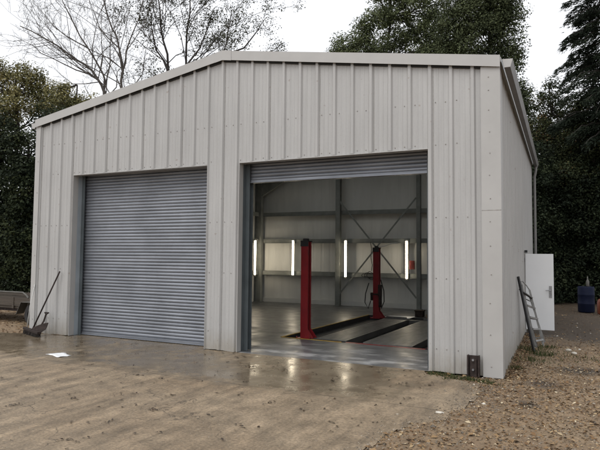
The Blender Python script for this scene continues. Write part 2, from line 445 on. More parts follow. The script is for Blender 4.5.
# ---- workshop floor with the lift recess let into it
LROT=-R(2.3); LO=(5.66,2.19)
def L2W(lx,ly):
    c,s=math.cos(LROT),math.sin(LROT); return (LO[0]+lx*c-ly*s, LO[1]+lx*s+ly*c)
PX0,PX1,PY0,PY1=-.47,3.1,-.15,5.1
b=MB()
c4=[L2W(PX0,PY0),L2W(PX1,PY0),L2W(PX1,PY1),L2W(PX0,PY1)]
o4=[(0.02,.02),(W-.05,.02),(W-.05,D-.05),(0.02,D-.05)]
top=[(p[0],p[1],0.0) for p in o4]+[(p[0],p[1],0.0) for p in c4]
top[0]=(.02,.352,0); 
b.add([(0.02,.355,0),(B0-.02,.355,0),(B0-.02,.02,0),(8.76,.02,0),(8.76,.355,0),(W-.05,.355,0),(W-.05,D-.05,0),(.02,D-.05,0)]+[(p[0],p[1],0.0) for p in c4],
      [(0,1,8,11),(1,2,8),(2,3,9,8),(3,4,9),(4,5,9),(5,6,10,9),(6,7,11,10),(7,0,11)],0)
pb=[(p[0],p[1],-.13) for p in c4]; pt=[(p[0],p[1],0) for p in c4]
b.add(pt+pb,[(0,1,5,4),(1,2,6,5),(2,3,7,6),(3,0,4,7)],1); b.add(pb,[(0,1,2,3)],1)  # recess faces near black: dirt, with the pit's shadow put into the colour
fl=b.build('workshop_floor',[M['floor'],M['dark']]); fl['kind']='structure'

# ------------------------------------------------------------------ the building
bld=empty('workshop_building',(W/2,D/2,0))
tag(bld,'pale grey ribbed metal workshop with two roller doors and a low gable','workshop')
OFF=Vector((-W/2,-D/2,0))
def part(mb,name,mats,parent=bld,**k):
    if parent is bld:
        mb.v=[(p[0]+OFF.x,p[1]+OFF.y,p[2]) for p in mb.v]
    return mb.build(name,mats,parent,**k)
def roofz(x,top=RIDGE,ev=EAVE):
    return ev+(top-ev)*(x/XR if x<XR else (W-x)/(W-XR))

PITCHR=.3225
def rib_profile(u0,u1,first):
    """(u, outward offset) polyline of box-profile cladding between u0 and u1"""
    pts=[]
    k=math.floor((u0-first)/PITCHR)-1
    while first+k*PITCHR<u1+PITCHR:
        c=first+k*PITCHR
        pts+=[(c-.045,0),(c-.022,.032),(c+.022,.032),(c+.045,0)]
        for q in (PITCHR*.38,PITCHR*.62):
            pts+=[(c+q-.014,0),(c+q-.006,.004),(c+q+.006,.004),(c+q+.014,0)]
        k+=1
    return pts
def cut(pts,breaks,u0,u1):
    us=[p[0] for p in pts]; os=[p[1] for p in pts]
    allu=sorted(set([u for u in us if u0<u<u1]+[u0,u1]+[q for q in breaks if u0<q<u1]))
    return [(u,float(np.interp(u,us,os))) for u in allu]

# front wall: ribbed sheet with both openings, screws in the same sheet
b=MB()
prof=cut(rib_profile(0,W,5.241),[A0,A1,B0,B1,XR],0.03,W-.02)
for (u,o),(u2,o2) in zip(prof[:-1],prof[1:]):
    mid=(u+u2)/2
    zb=ZO+.012 if (A0<mid<A1 or B0<mid<B1) else .012+.02*mnoise.noise(Vector((mid*3,0,0)))
    b.add([(u,-o,zb),(u2,-o2,zb),(u2,-o2,roofz(u2)-.03),(u,-o,roofz(u)-.03)],[(0,1,2,3)],0)
def screw(b,x,y,z,ax='y',r=.0095,m=1):
    n=7; vs=[];
    for k in range(n):
        c=2*math.pi*k/n; a,bb=r*math.cos(c),r*math.sin(c)
        vs.append((x+a,y,z+bb) if ax=='y' else (x,y+a,z+bb))
    out=-.008 if ax=='y' else .008
    for k in range(n):
        c=2*math.pi*k/n; a,bb=r*.7*math.cos(c),r*.7*math.sin(c)
        vs.append((x+a,y+out,z+bb) if ax=='y' else (x+out,y+a,z+bb))
    b.add(vs,[(k,(k+1)%n,n+(k+1)%n,n+k) for k in range(n)]+[tuple(range(n,2*n))],m)
k=-17
while 5.241+k*PITCHR<W:
    c=5.241+k*PITCHR
    for zz in (.35,1.42,2.36,3.495,4.16):
        for dx in ((-.085,.085) if (k%2==0 or zz in (3.50,2.36)) else (.085,)):
            xx=c+dx
            if not(.12<xx<9.5) or zz>roofz(xx)-.3: continue
            if zz<ZO and (A0-.03<xx<A1+.03 or B0-.03<xx<B1+.03): continue
            if random.random()<.12: continue
            screw(b,xx,-.001,zz+random.uniform(-.004,.004))
    k+=1
for k in range(-16,16,3):                     # sheet side laps
    c=5.241+k*PITCHR+.050
    if .12<c<9.5:
        if A0<c<A1 or B0<c<B1: zl=ZO+.014
        else: zl=.03
        b.box(c,-.004,zl,c+.004,-.0008,roofz(c)-.12,1)
part(b,'front_cladding',[M['clad'],M['screw']])
# inner backing of the front wall (wall has thickness; carries reveals)
b=MB()
for xa,xb,z0 in ((.02,A0-.004,0.02),(A1+.004,B0-.004,.02),(B1+.004,W-.03,.02)):
    b.box(xa,.012,z0,xb,.11,ZO)
for xa,xb in ((.02,XR),(XR,W-.03)):
    b.prism([(xa,ZO),(xb,ZO),(xb,roofz(xb)-.08),(xa,roofz(xa)-.08)],'y',.012,.11)
part(b,'front_lining',M['liner'])
# header flashings and side returns
b=MB()
for xa,xb in ((A0,A1),(B0,B1)):
    b.box(xa-.005,-.030,ZO-.006,xb+.005,.13,ZO+.008)
for xa in (A0,B0): b.box(xa-.004,-.030,.01,xa+.004,.112,ZO-.006)
for xa in (A1,B1): b.box(xa-.004,-.030,.01,xa+.004,.112,ZO-.006)
part(b,'opening_flashing',M['trim'])
# corner flashings
b=MB()
b.box(W-.231,-.044,.005,W+.046,-.038,EAVE-.12); b.box(W+.040,-.038,.005,W+.046,.20,EAVE-.12)
for zz in (.16,.62,1.08,1.5,1.92,2.28,2.62,2.97,3.3,3.62,3.95,4.25,4.45):
    screw(b,W-.115+random.uniform(-.01,.01),-.044,zz,m=1)
b.box(W-.232,-.0465,2.445,W+.046,-.0442,2.452,1)
part(b,'corner_flashing',[M['trim'],M['screw']])
b=MB(); b.box(-.045,-.044,.005,.10,-.038,EAVE-.10); b.box(-.046,-.038,.005,-.040,.2,EAVE-.10)
for zz in (.3,1.0,1.7,2.4,3.1,3.8): screw(b,.05,-.044,zz,m=1)
part(b,'corner_flashing',[M['trim'],M['screw']])
# verge flashings up both slopes, with a ridge cap piece
def verge(x0,x1,z_drop=.170,y0=-.082,y1=-.074,up=.012):
    b=MB(); za,zb=roofz(x0)+up,roofz(x1)+up
    b.prism([(x0,za-z_drop),(x1,zb-z_drop),(x1,zb),(x0,za)],'y',y0,y1)
    b.prism([(x0,za),(x1,zb),(x1,zb+.006),(x0,za+.006)],'y',y0,.22)
    return b
M['verge_dark']=painted('black painted verge shadow',(.03,.03,.03),.9)
for xa,xb in ((.10,XR),(XR,W-.232)):  # dark strips added under the verge to paint its shadow line
    b=MB(); b.prism([(xa,roofz(xa)-.182),(xb,roofz(xb)-.182),(xb,roofz(xb)-.10),(xa,roofz(xa)-.10)],'y',-.0285,-.0055); part(b,'verge_shadow',M['verge_dark'])
part(verge(-.05,4.80),'verge_flashing',M['trim'])
part(verge(5.12,W+.05),'verge_flashing',M['trim'])
b=MB(); up=.018
pl=[(4.78,roofz(4.78)+up-.182),(XR,RIDGE+up-.182),(5.14,roofz(5.14)+up-.182),(5.14,roofz(5.14)+up),(XR,RIDGE+up),(4.78,roofz(4.78)+up)]
b.prism(pl,'y',-.088,-.0825)
b.prism([(4.78,roofz(4.78)+up),(XR,RIDGE+up),(5.14,roofz(5.14)+up),(5.14,roofz(5.14)+up+.005),(XR,RIDGE+up+.005),(4.78,roofz(4.78)+up+.005)],'y',-.088,D)
part(b,'ridge_cap',M['trim'])
# side and back walls
DY0,DY1,DZ=5.61,6.24,1.86      # side doorway
b=MB()
prof=cut(rib_profile(0,D,.17),[DY0,DY1],.0,D)
for (u,o),(u2,o2) in zip(prof[:-1],prof[1:]):
    zb=DZ if DY0<(u+u2)/2<DY1 else -.03
    b.add([(W+o,u,zb),(W+o2,u2,zb),(W+o2,u2,EAVE-.1),(W+o,u,EAVE-.1)],[(0,1,2,3)])
k=0
while .17+k*PITCHR<D:
    for zz in (.4,1.45,2.4,3.5,4.3):
        if k%2==0: screw(b,W+.001,.17+k*PITCHR+.09,zz,'x')
    k+=1
part(b,'side_cladding',[M['clad'],M['screw']])
b=MB()
prof=cut(rib_profile(0,D,.17),[],.0,D)
for (u,o),(u2,o2) in zip(prof[:-1],prof[1:]):
    b.add([(-o,u,-.03),(-o2,u2,-.03),(-o2,u2,EAVE-.1),(-o,u,EAVE-.1)],[(0,1,2,3)])
part(b,'side_cladding',[M['clad'],M['screw']])
b=MB()
prof=cut(rib_profile(0,W,.17),[XR],.0,W)
for (u,o),(u2,o2) in zip(prof[:-1],prof[1:]):
    b.add([(u,D+o,-.03),(u2,D+o2,-.03),(u2,D+o2,roofz(u2)-.03),(u,D+o,roofz(u)-.03)],[(0,1,2,3)])
part(b,'back_cladding',M['clad'])
# inside faces (thin sheets a little inboard, shallow profile)
def inner(axis):
    b=MB()
    L=W if axis=='back' else D
    u=.03
    pts=[]
    while u<L-.03:
        pts+=[(u,0),(u+.05,0),(u+.06,.004),(u+.13,.004),(u+.14,0)]; u+=PITCHR
    pts=[p for p in pts if p[0]<L-.02]
    if axis=='back':
        for (u,o),(u2,o2) in zip(pts[:-1],pts[1:]):
            b.add([(u,D-.06+o,0),(u2,D-.06+o2,0),(u2,D-.06+o2,roofz(u2)-.06),(u,D-.06+o,roofz(u)-.06)],[(0,1,2,3)])
    elif axis=='left':
        for (u,o),(u2,o2) in zip(pts[:-1],pts[1:]):
            b.add([(.05-o,u,0),(.05-o2,u2,0),(.05-o2,u2,EAVE-.1),(.05-o,u,EAVE-.1)],[(0,1,2,3)])
    else:
        for (u,o),(u2,o2) in zip(pts[:-1],pts[1:]):
            zb=DZ if DY0-.02<(u+u2)/2<DY1+.02 else 0
            b.add([(W-.05+o,u,zb),(W-.05+o2,u2,zb),(W-.05+o2,u2,EAVE-.1),(W-.05+o,u,EAVE-.1)],[(0,1,2,3)])
    return b
for ax in ('back','left','right'): part(inner(ax),'wall_lining',M['liner'])
# roof slabs
ROOFL=((1.2,3.9),(5.9,8.6)); ROOFY=((2.2,3.9),(6.2,7.9))  # slab openings for the added light panels
for xa,xb in ((-.06,XR),(XR,W+.06)):
    b=MB(); r0,r1=[q for q in ROOFL if xa<q[0]<xb][0]
    def slab(u0,u1,ya,yb): b.prism([(u0,roofz(u0)-.07),(u1,roofz(u1)-.07),(u1,roofz(u1)+.004),(u0,roofz(u0)+.004)],'y',ya,yb)
    slab(xa,r0,-.03,D+.05); slab(r1,xb,-.03,D+.05)
    for ya,yb in ((-.03,ROOFY[0][0]),(ROOFY[0][1],ROOFY[1][0]),(ROOFY[1][1],D+.05)): slab(r0,r1,ya,yb)
    part(b,'roof',M['roof'])
# unseen translucent roof panels, added to brighten the workshop inside
def grp():
    n=NT('translucent fill panel sheet'); t=n.node('ShaderNodeBsdfTranslucent'); t.inputs['Color'].default_value=(.75,.77,.74,1)
    n.link(t.outputs[0],n.n['Material Output'].inputs['Surface']); return n.m
M['grp']=grp()
for xa,xb in ROOFL:
    for ya,yb in ROOFY:
        b=MB(); b.add([(xa,ya,roofz(xa)-.02),(xb,ya,roofz(xb)-.02),(xb,yb,roofz(xb)-.02),(xa,yb,roofz(xa)-.02)],[(0,1,2,3)]); part(b,'added_fill_panel',M['grp'])
# gutters
def gutter(sign,x):
    b=MB()
    s=sign
    pl=[(x,EAVE-.045),(x+s*.03,EAVE-.175),(x+s*.115,EAVE-.175),(x+s*.15,EAVE-.055),(x+s*.142,EAVE-.055),(x+s*.11,EAVE-.165),(x+s*.035,EAVE-.165),(x+s*.008,EAVE-.045)]
    n=len(pl)
    b.prism(pl,'y',-.03,D+.05)
    b.prism([pl[0],pl[1],pl[2],pl[3]],'y',-.036,-.031,1)
    return part(b,'gutter',[M['gutter'],M['trim']])
gutter(1,W+.075); gutter(-1,-.075)
b=MB()
b.tube([(W+.15,D-.25,EAVE-.17),(W+.15,D-.25,EAVE-.3),(W+.11,D-.25,EAVE-.5),(W+.11,D-.25,.1)],.038,10)
part(b,'downpipe',M['gutter'],smooth=False)

# steel frame
def col_ob(mb,name='column'): return part(mb,name,M['steel'])
def hsec(b,x0,y0,x1,y1,z0,z1,along='y'):
    """H section upright: flanges across 'along'"""
    t=.014
    if along=='x':
        b.box(x0,y0,z0,x0+t,y1,z1); b.box(x1-t,y0,z0,x1,y1,z1); ym=(y0+y1)/2; b.box(x0+t,ym-.006,z0,x1-t,ym+.006,z1)
    else:
        b.box(x0,y0,z0,x1,y0+t,z1); b.box(x0,y1-t,z0,x1,y1,z1); xm=(x0+x1)/2; b.box(xm-.006,y0+t,z0,xm+.006,y1-t,z1)
    return b
for yy in (D-.42,5.0,.36):
    for xa,xb in ((.06,.33),(W-.33,W-.06)):
        b=MB(); hsec(b,xa,yy,xb,yy+.17,0,EAVE-.18,'x'); b.box(xa-.04,yy-.03,0.0,xb+.04,yy+.2,.012); col_ob(b)
    for s,(xa,xb) in (('l',(.2,XR)),('r',(XR,W-.2))):
        b=MB(); 
        b.prism([(xa,roofz(xa)-.38),(xb,roofz(xb)-.38),(xb,roofz(xb)-.14),(xa,roofz(xa)-.14)],'y',yy+.08,yy+.092)
        for dz in (-.39,-.15): b.prism([(xa,roofz(xa)+dz),(xb,roofz(xb)+dz),(xb,roofz(xb)+dz+.014),(xa,roofz(xa)+dz+.014)],'y',yy+.01,yy+.16)
        h0,h1=((.33,1.35) if s=='l' else (W-.33,W-1.35))
        b.prism([(h0,roofz(h0)-.80),(h1,roofz(h1)-.40),(h0,roofz(h0)-.40)],'y',yy+.03,yy+.14)
        part(b,'rafter',M['steel'])
for xx,w in ((3.44,.17),(6.32,.13)):
    b=MB(); hsec(b,xx-w/2,D-.40,xx+w/2,D-.24,0,roofz(xx)-.2,'y'); b.box(xx-w/2-.04,D-.43,0,xx+w/2+.04,D-.2,.012); part(b,'gable_post',M['steel'])
def rail(z,h=.15):
    b=MB(); y0=D-.24
    b.box(.34,y0,z-h/2,W-.34,y0+.004,z+h/2); b.box(.34,y0,z+h/2-.004,W-.34,y0+.17,z+h/2); b.box(.34,y0-.05,z-h/2-.004,W-.34,y0,z-h/2); b.box(.34,y0-.004,z-h/2+.02,W-.34,y0,z-h/2+.035)
    part(b,'wall_rail',M['steel'])
    for x0,s in ((.24,1),(W-.24,-1)):
        b=MB(); b.box(x0-.003,.55,z-h/2,x0+.003,D-.45,z+h/2); b.box(min(x0,x0-s*.17),.55,z+h/2-.004,max(x0,x0-s*.17)-.0031,D-.45,z+h/2+.0002)
        part(b,'wall_rail',M['steel'])
for z in (3.30,2.29,1.10): rail(z)
b=MB(); b.box(.34,D-.2,0.001,W-.34,D-.075,.16); part(b,'wall_kerb',M['liner'])
for p,q in (((3.5,D-.42,3.72),(6.26,D-.42,.38)),((6.26,D-.435,3.72),(3.5,D-.435,.38))):
    b=MB(); b.bar(p,q,.055,.008,(0,0,1)); part(b,'cross_brace',M['steel'])
b=MB()
for i in range(1,6):
    for s in (1,-1):
        xx=XR+s*i*.92
        b.box(xx-.03,.1,roofz(xx)-.14,xx+.03,D-.1,roofz(xx)-.076)
part(b,'purlins',M['steel'])

# roller doors
def curtain(x0,x1,z0,z1,pitch=.066):
    b=MB(); prof=[]
    z=z0
    while z<z1:
        for t,o in ((0,.0),(.12,.006),(.28,.0098),(.46,.0112),(.64,.0092),(.80,.0045),(.90,.0),(.95,-.004)):
            if z+t*pitch<=z1: prof.append((z+t*pitch,o))
        z+=pitch
    nx=10; xs=[x0+(x1-x0)*i/nx for i in range(nx+1)]
    vs=[];fs=[]
    for zz,o in prof:
        for i,xx in enumerate(xs):
            vs.append((xx,CURY-o+.005*mnoise.noise(Vector((xx*1.3,zz*.9,x0)))+.0022*mnoise.noise(Vector((xx*.5,zz*13,x0+5))),zz))
    n=nx+1
    for j in range(len(prof)-1):
        for i in range(nx): fs.append((j*n+i,j*n+i+1,(j+1)*n+i+1,(j+1)*n+i))
    b.add(vs,fs)
    b.add([(x0,CURY+.03,z0),(x1,CURY+.03,z0),(x1,CURY+.03,z1),(x0,CURY+.03,z1)],[(0,1,2,3)])
    return b
def roller(x0,x1,zb,lab):
    cur=part(curtain(x0-.02,x1+.02,zb+.055,ZO+.12),'roller_door',M['galv'],smooth=False)
    cur['label']=lab
    def sub(mb,name,mat,**k):
        mb.v=[(p[0]+OFF.x,p[1]+OFF.y,p[2]) for p in mb.v]; return mb.build(name,mat,cur,**k)
    b=MB(); b.box(x0-.02,CURY-.03,zb,x1+.02,CURY+.045,zb+.055); b.box(x0,CURY-.055,zb,x1,CURY-.03,zb+.012); sub(b,'bottom_rail',M['galv'],bevel=.004)
    for xg,s in ((x0,-1),(x1,1)):
        b=MB(); 
        g0,g1=(xg+.002,xg+.075) if s<0 else (xg-.075,xg-.002)
        b.box(g0,CURY-.075,0.004,g1,CURY-.058,ZO+.1); b.box(g0,CURY+.05,0.004,g1,CURY+.067,ZO+.1)
        e0,e1=(xg-.02,xg+.002) if s<0 else (xg-.002,xg+.02)
        b.box(e0,CURY-.075,.004,e1,CURY+.067,ZO+.1)
        sub(b,'guide_rail',M['jamb'])
    b=MB(); b.tube([(x0-.1,CURY+.18,ZO+.30),(x1+.1,CURY+.18,ZO+.30)],.20,20); sub(b,'curtain_drum',M['galv'],smooth=False)
    return cur
roller(A0,A1,0.012,'closed galvanised roller door'); roller(B0,B1,3.095,'roller door rolled up almost fully')
# jamb linings between the cladding return and the guides
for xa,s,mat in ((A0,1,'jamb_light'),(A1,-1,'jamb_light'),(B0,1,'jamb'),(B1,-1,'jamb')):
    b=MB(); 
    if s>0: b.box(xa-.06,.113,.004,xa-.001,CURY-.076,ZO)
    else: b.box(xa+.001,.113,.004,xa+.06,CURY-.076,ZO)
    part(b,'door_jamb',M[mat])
# side door standing open
HX,HY=W+.05,5.57
b=MB(); b.box(HX,HY-.022,.075,HX+.605,HY+.022,1.845)
dr=part(b,'side_door',M['white'],bevel=.003); dr['label']='white door standing open'
def dsub(mb,name,mat,**k):
    mb.v=[(p[0]+OFF.x,p[1]+OFF.y,p[2]) for p in mb.v]; return mb.build(name,mat,dr,**k)
b=MB(); b.box(HX+.505,HY-.034,.83,HX+.565,HY-.0225,1.10)
b.tube([(HX+.535,HY-.034,1.0),(HX+.535,HY-.075,1.0)],.011,8); b.tube([(HX+.545,HY-.075,1.0),(HX+.43,HY-.078,1.0)],.010,8)
b.tube([(HX+.535,HY-.034,.89),(HX+.535,HY-.040,.89)],.012,8)
dsub(b,'door_handle',M['alum'])
for zz in (.25,1.65):
    b=MB(); b.tube([(HX-.012,HY,zz),(HX-.012,HY,zz+.1)],.010,8); dsub(b,'hinge',M['alum'])
b=MB(); b.box(W-.055,DY0-.045,0,W+.05,DY0,DZ+.045); b.box(W-.055,DY1,0,W+.05,DY1+.045,DZ+.045); b.box(W-.055,DY0,DZ,W+.05,DY1,DZ+.045)
part(b,'door_frame',M['trim'])
# small bracket at the head of the door
b=MB(); b.box(W+.045,5.30,1.87,W+.11,5.38,1.93); part(b,'door_catch',M['black'])

# ------------------------------------------------------------------ tube lights
def tube_light(loc,rz,label):
    t=empty('tube_light',loc,rz); tag(t,label,'light','lit tube lights on the workshop walls')
    b=MB(); b.tube([(0,-.055,-.63),(0,-.055,.63)],.026,14); b.build('diffuser',M['lamp'],t,smooth=True)
    b=MB(); b.box(-.04,-.03,-.69,.04,.0,.69); b.build('housing',M['pale'],t)
    for s in (-1,1):
        b=MB(); b.tube([(0,-.055,s*.63),(0,-.055,s*.69)],.033,12); b.build('end_cap',M['pale'],t)
    return t
YL=D-.30
tube_light((1.655,YL,1.672),0,'lit vertical tube light on the back wall, left of the front red post')
tube_light((3.768,YL-.12,1.66),0,'lit vertical tube light on the middle gable post between the two red posts')
tube_light((5.91,YL,1.645),0,'lit vertical tube light on the back wall, rightmost beside the small red box')
tube_light((.31,9.15,1.667),R(90),'lit vertical tube light on the left side wall, seen just inside the door jamb')

# ------------------------------------------------------------------ four-post lift
lift=empty('vehicle_lift',(LO[0],LO[1],0),LROT)
tag(lift,'red four post vehicle lift with its runways lowered into the floor','vehicle lift')
def lift_post(lx,ly,h,flip):
    b=MB(); w=.084; d=.082; t=.014
    # folded channel open towards the runways
    x0,x1=lx-w,lx+w
    b.box(x0,ly-d,.012,x1,ly-d+t,h); b.box(x0,ly+d-t,.012,x1,ly+d,h)
    xo=x0 if flip>0 else x1-t
    b.box(xo,ly-d+t,.012,xo+t,ly+d-t,h)
    lip=(x1-t) if flip>0 else x0
    b.box(lip,ly-d+t,.012,lip+t,ly-d+.05,h); b.box(lip,ly+d-.05,.012,lip+t,ly+d-t,h)
    p=b.build('post',M['red'],lift)
    b=MB(); b.box(x0-.012,ly-d-.012,h,x1+.012,ly+d+.012,h+.025); b.box(x0+.03,ly-.05,h+.025,x1-.04,ly+.05,h+.07); b.box(x0-.010,ly-d-.010,h-.10,x1+.010,ly-d-.001,h); b.build('post_cap',M['black'],p)
    b=MB(); b.box(x0-.06,ly-d-.06,0.0,x1+.06,ly+d+.06,.014)
    b.prism([(x1,.014),(x1+.15,.014),(x1,.21)],'y',ly-d,ly-d+.012) if flip>0 else b.prism([(x0,.014),(x0-.15,.014),(x0,.21)],'y',ly-d,ly-d+.012)
    b.prism([(x1,.014),(x1+.15,.014),(x1,.21)],'y',ly+d-.012,ly+d) if flip>0 else b.prism([(x0,.014),(x0-.15,.014),(x0,.21)],'y',ly+d-.012,ly+d)
    for sx in (-.03,.03):
        for sy in (-d-.035,d+.035): b.tube([(lx+sx*5,ly+sy,.014),(lx+sx*5,ly+sy,.04)],.014,6)
    b.build('foot_plate',M['red'],p)
    return p
lift_post(0,0,2.05,1); lift_post(0,4.44,1.98,1); lift_post(2.86,0,2.05,-1); lift_post(2.86,4.44,2.03,-1)
for x0,x1 in ((.24,.93),(1.30,2.32)):
    b=MB(); y0,y1=.02,4.42
    b.box(x0,y0,-.010,x1,y1,.012)
    for k in range(24):
        yy=.15+k*.18; b.box(x0+.05,yy,.012,x1-.05,yy+.02,.0155)
    b.box(x0,y0,-.12,x0+.02,y1,-.010); b.box(x1-.02,y0,-.12,x1,y1,-.010)
    r=b.build('runway',M['runway'],lift)
    b=MB(); b.box(x0+.05,y1,.012,x1-.05,y1+.015,.075); b.build('wheel_stop',M['runway'],r)
b=MB(); b.box(.96,-.115,-.12,2.6,-.03,-.002); b.build('cross_beam',M['red'],lift)
b=MB(); b.box(.16,4.46,-.12,2.6,4.56,-.002); b.build('cross_beam',M['runway'],lift)
b=MB(); b.box(PX0-.045,PY0-.02,0.0,PX0,PY1,.012); b.box(PX0,PY0-.02,0,.9,PY0,.010); b.build('edge_trim',M['yellow'],lift)
# control box, hydraulic pack and hoses on the rear post
b=MB(); b.box(.085,4.30,.62,.17,4.40,.95); b.box(-.15,4.33,.5,-.086,4.42,.72); b.tube([(.135,4.35,.32),(.135,4.35,.70)],.048,12); b.box(-.15,4.32,.66,.14,4.335,.70); b.build('power_pack',M['rust'],lift)
b=MB()
b.tube([(.06,4.40,2.03),(.25,4.40,2.05),(.45,4.42,2.12),(.62,4.44,2.13)],.014,8); b.build('hose_arm',M['pale'],lift)
b=MB()
pts=[(-.15,4.20,1.0),(-.24,4.18,.7),(-.26,4.18,.45),(-.17,4.2,.28),(-.1,4.22,.5)]; b.tube(pts,.014,6)
b.tube([(.20,4.2,1.1),(.30,4.18,.8),(.31,4.18,.5),(.22,4.2,.3)],.014,6); b.build('hoses',M['black'],lift)

def hang(name,label,cat,pts,r,mat):
    b=MB(); b.tube(pts,r,6); return tag(b.build(name,mat),label,cat)
hang('air_hose','thin dark hose hanging down the back wall to the right of the rear red post','hose',[(4.62,D-.27,2.25),(4.66,D-.28,2.0),(4.64,D-.28,1.7),(4.69,D-.28,1.45),(4.66,D-.28,1.25)],.012,M['black'])
b=MB()
for k in range(3):
    pts=[(4.55+(.24-.05*k)*math.cos(a)+.05*k,D-.30-.02*k,1.09+(.075+.02*k)*math.sin(a)*(1+.3*math.cos(2*a+k))) for a in np.linspace(0,2*math.pi,18)]
    b.tube(pts,.011,6,caps=False)
tag(b.build('hose_coil',M['black']),'dark coiled hose hung on the lower wall rail behind the rear red post','hose')
b=MB(); b.box(6.0,D-.33,1.33,6.17,D-.242,1.62); b.box(6.03,D-.338,1.5,6.14,D-.33,1.56)
tag(b.build('red_box',M['red_box'],bevel=.006),'small red box on the back wall beside the rightmost tube light','box')
# things left on the floor at the back
b=MB(); b.add([(5.98,6.9,.02),(6.75,6.72,.03),(6.82,7.12,.05),(6.05,7.25,.022),(5.98,6.9,.012),(6.75,6.72,.02),(6.82,7.12,.04),(6.05,7.25,.012)],[(0,1,2,3),(7,6,5,4),(0,4,5,1),(1,5,6,2),(2,6,7,3),(3,7,4,0)])
s=b.build('white_board',M['paper']); s.location.z=.0; tag(s,'white sheet of board lying on the floor beside the rear red post','board')
wt=empty('timber_stack',(7.85,7.45,0),R(-6)); tag(wt,'low stack of brown timber lengths on the workshop floor behind the lift','timber')
for k,(dy,zz,l) in enumerate(((-.16,0,1.5),(0,0,1.3),(.16,0,1.6),(-.08,.1,1.35),(.08,.1,1.2))):
    b=MB(); b.box(-l/2,dy-.07,zz+.002,l/2+.1,dy+.07,zz+.097); b.build('timber',M['wood'],wt,bevel=.006)
wb=MB(); wb.box(6.72,7.5,.001,6.95,7.75,.16); wb.box(6.70,7.48,.16,6.97,7.77,.19)
tag(wb.build('dark_crate',M['rust'],bevel=.01),'small dark crate on the floor at the far end of the lift runways','crate')

# ------------------------------------------------------------------ yard objects
# broom leaning on the wall
br=empty('broom',(.40,-.33,0)); tag(br,'wide dark broom with a long handle leaning left of the closed roller door','broom')
hd=Vector((.86,-.30,0)).normalized(); hp=Vector((-hd.y,hd.x,0))
b=MB(); c=Vector((0,0,.0))
b.bar(c-hd*.42+Vector((0,0,.115)),c+hd*.42+Vector((0,0,.095)),.05,.085,(0,0,1)); b.build('head',M['broomstick'],br,bevel=.006)
b=MB()
for k in range(46):
    for j in range(3):
        p=c+hd*(-.40+.8*k/45)+hp*(-.028+.028*j); q=p+hp*random.uniform(-.03,.03)+hd*random.uniform(-.015,.015)
        b.tube([(p.x,p.y,.08),(q.x,q.y,.006)],[.011,.006],4)
b.build('bristles',M['bristle'],br)
b=MB(); b.tube([(0,0,.10),(.463,.27,1.365)],.0155,8); b.build('handle',M['broomstick'],br,smooth=True)
# shovel standing beside it
sh=empty('shovel',(.62,-.32,0),R(0)); tag(sh,'short dark shovel propped on its edge against the wall beside the broom head','shovel')
b=MB(); vs=[];n=7
for i in range(n):
    t=i/(n-1); 
    for j in range(5):
        s=(j-2)/2; wdt=.11*(1-.35*t**3)
        vs.append((-.16+.34*t+.02*s, -.10+.10*t+s*wdt*.25+.02, .05+.15*t+s*wdt+.02*abs(s)))
fs=[(i*5+j,i*5+j+1,(i+1)*5+j+1,(i+1)*5+j) for i in range(n-1) for j in range(4)]
b.add(vs,fs); b.add([(p[0]+.004,p[1]+.012,p[2]) for p in vs],[q[::-1] for q in fs]); b.build('blade',M['rust'],sh,smooth=True)
b=MB(); b.tube([(-.02,.0,.15),(-.05,.14,.30),(-.06,.20,.44)],.018,8)
b.tube([(-.12,.215,.47),(.0,.215,.47)],.015,8); b.tube([(-.06,.20,.43),(-.115,.213,.47)],.012,6); b.tube([(-.06,.20,.43),(-.005,.213,.47)],.012,6); b.build('handle',M['broomstick'],sh)
# pale cane at the corner
b=MB(); b.tube([(-.20,.02,0.0),(-.06,-.03,.55),(.10,-.055,1.06)],[.014,.012,.010],8)
tag(b.build('cane',M['pale'],smooth=True),'thin pale cane leaning on the left corner of the workshop behind the broom','cane')
# paper on the wet concrete
xs=np.linspace(0,1,9); ys=np.linspace(0,1,7); vx,vy,f=grid_mesh(xs,ys)
px=2.56+vx*.40+.06*vy; py=-1.78+vy*.22-.05*vx+.03*np.sin(vx*5); pz=.008+.022*np.abs(vnoise(np.stack([vx*3,vy*3],1),1,3,4))
o=npmesh('paper',np.stack([px,py,pz],1),f,M['paper']); sm=o.modifiers.new('s','SOLIDIFY'); sm.thickness=.003
tag(o,'crumpled white sheet of paper lying on the wet concrete before the left corner','paper')
# post stub by the right corner
ps=empty('steel_stub',(9.435,-.075,0)); tag(ps,'short rusty dark steel bracket standing at the foot of the right front corner','bracket')
b=MB(); b.box(-.095,-.05,-.03,-.075,.035,.315); b.box(.06,-.05,-.03,.08,.035,.315); b.box(-.075,.0,-.03,.06,.02,.31); b.build('channel',M['rust'],ps,bevel=.003)
b=MB(); b.box(-.055,-.03,.0,.04,-.0005,.26); b.build('packing_block',M['rust'],ps,bevel=.005)
for zz in (.11,.25):
    b=MB(); b.tube([(-.01,-.03,zz),(-.01,-.055,zz)],.017,6); b.build('bolt',M['alum'],ps)

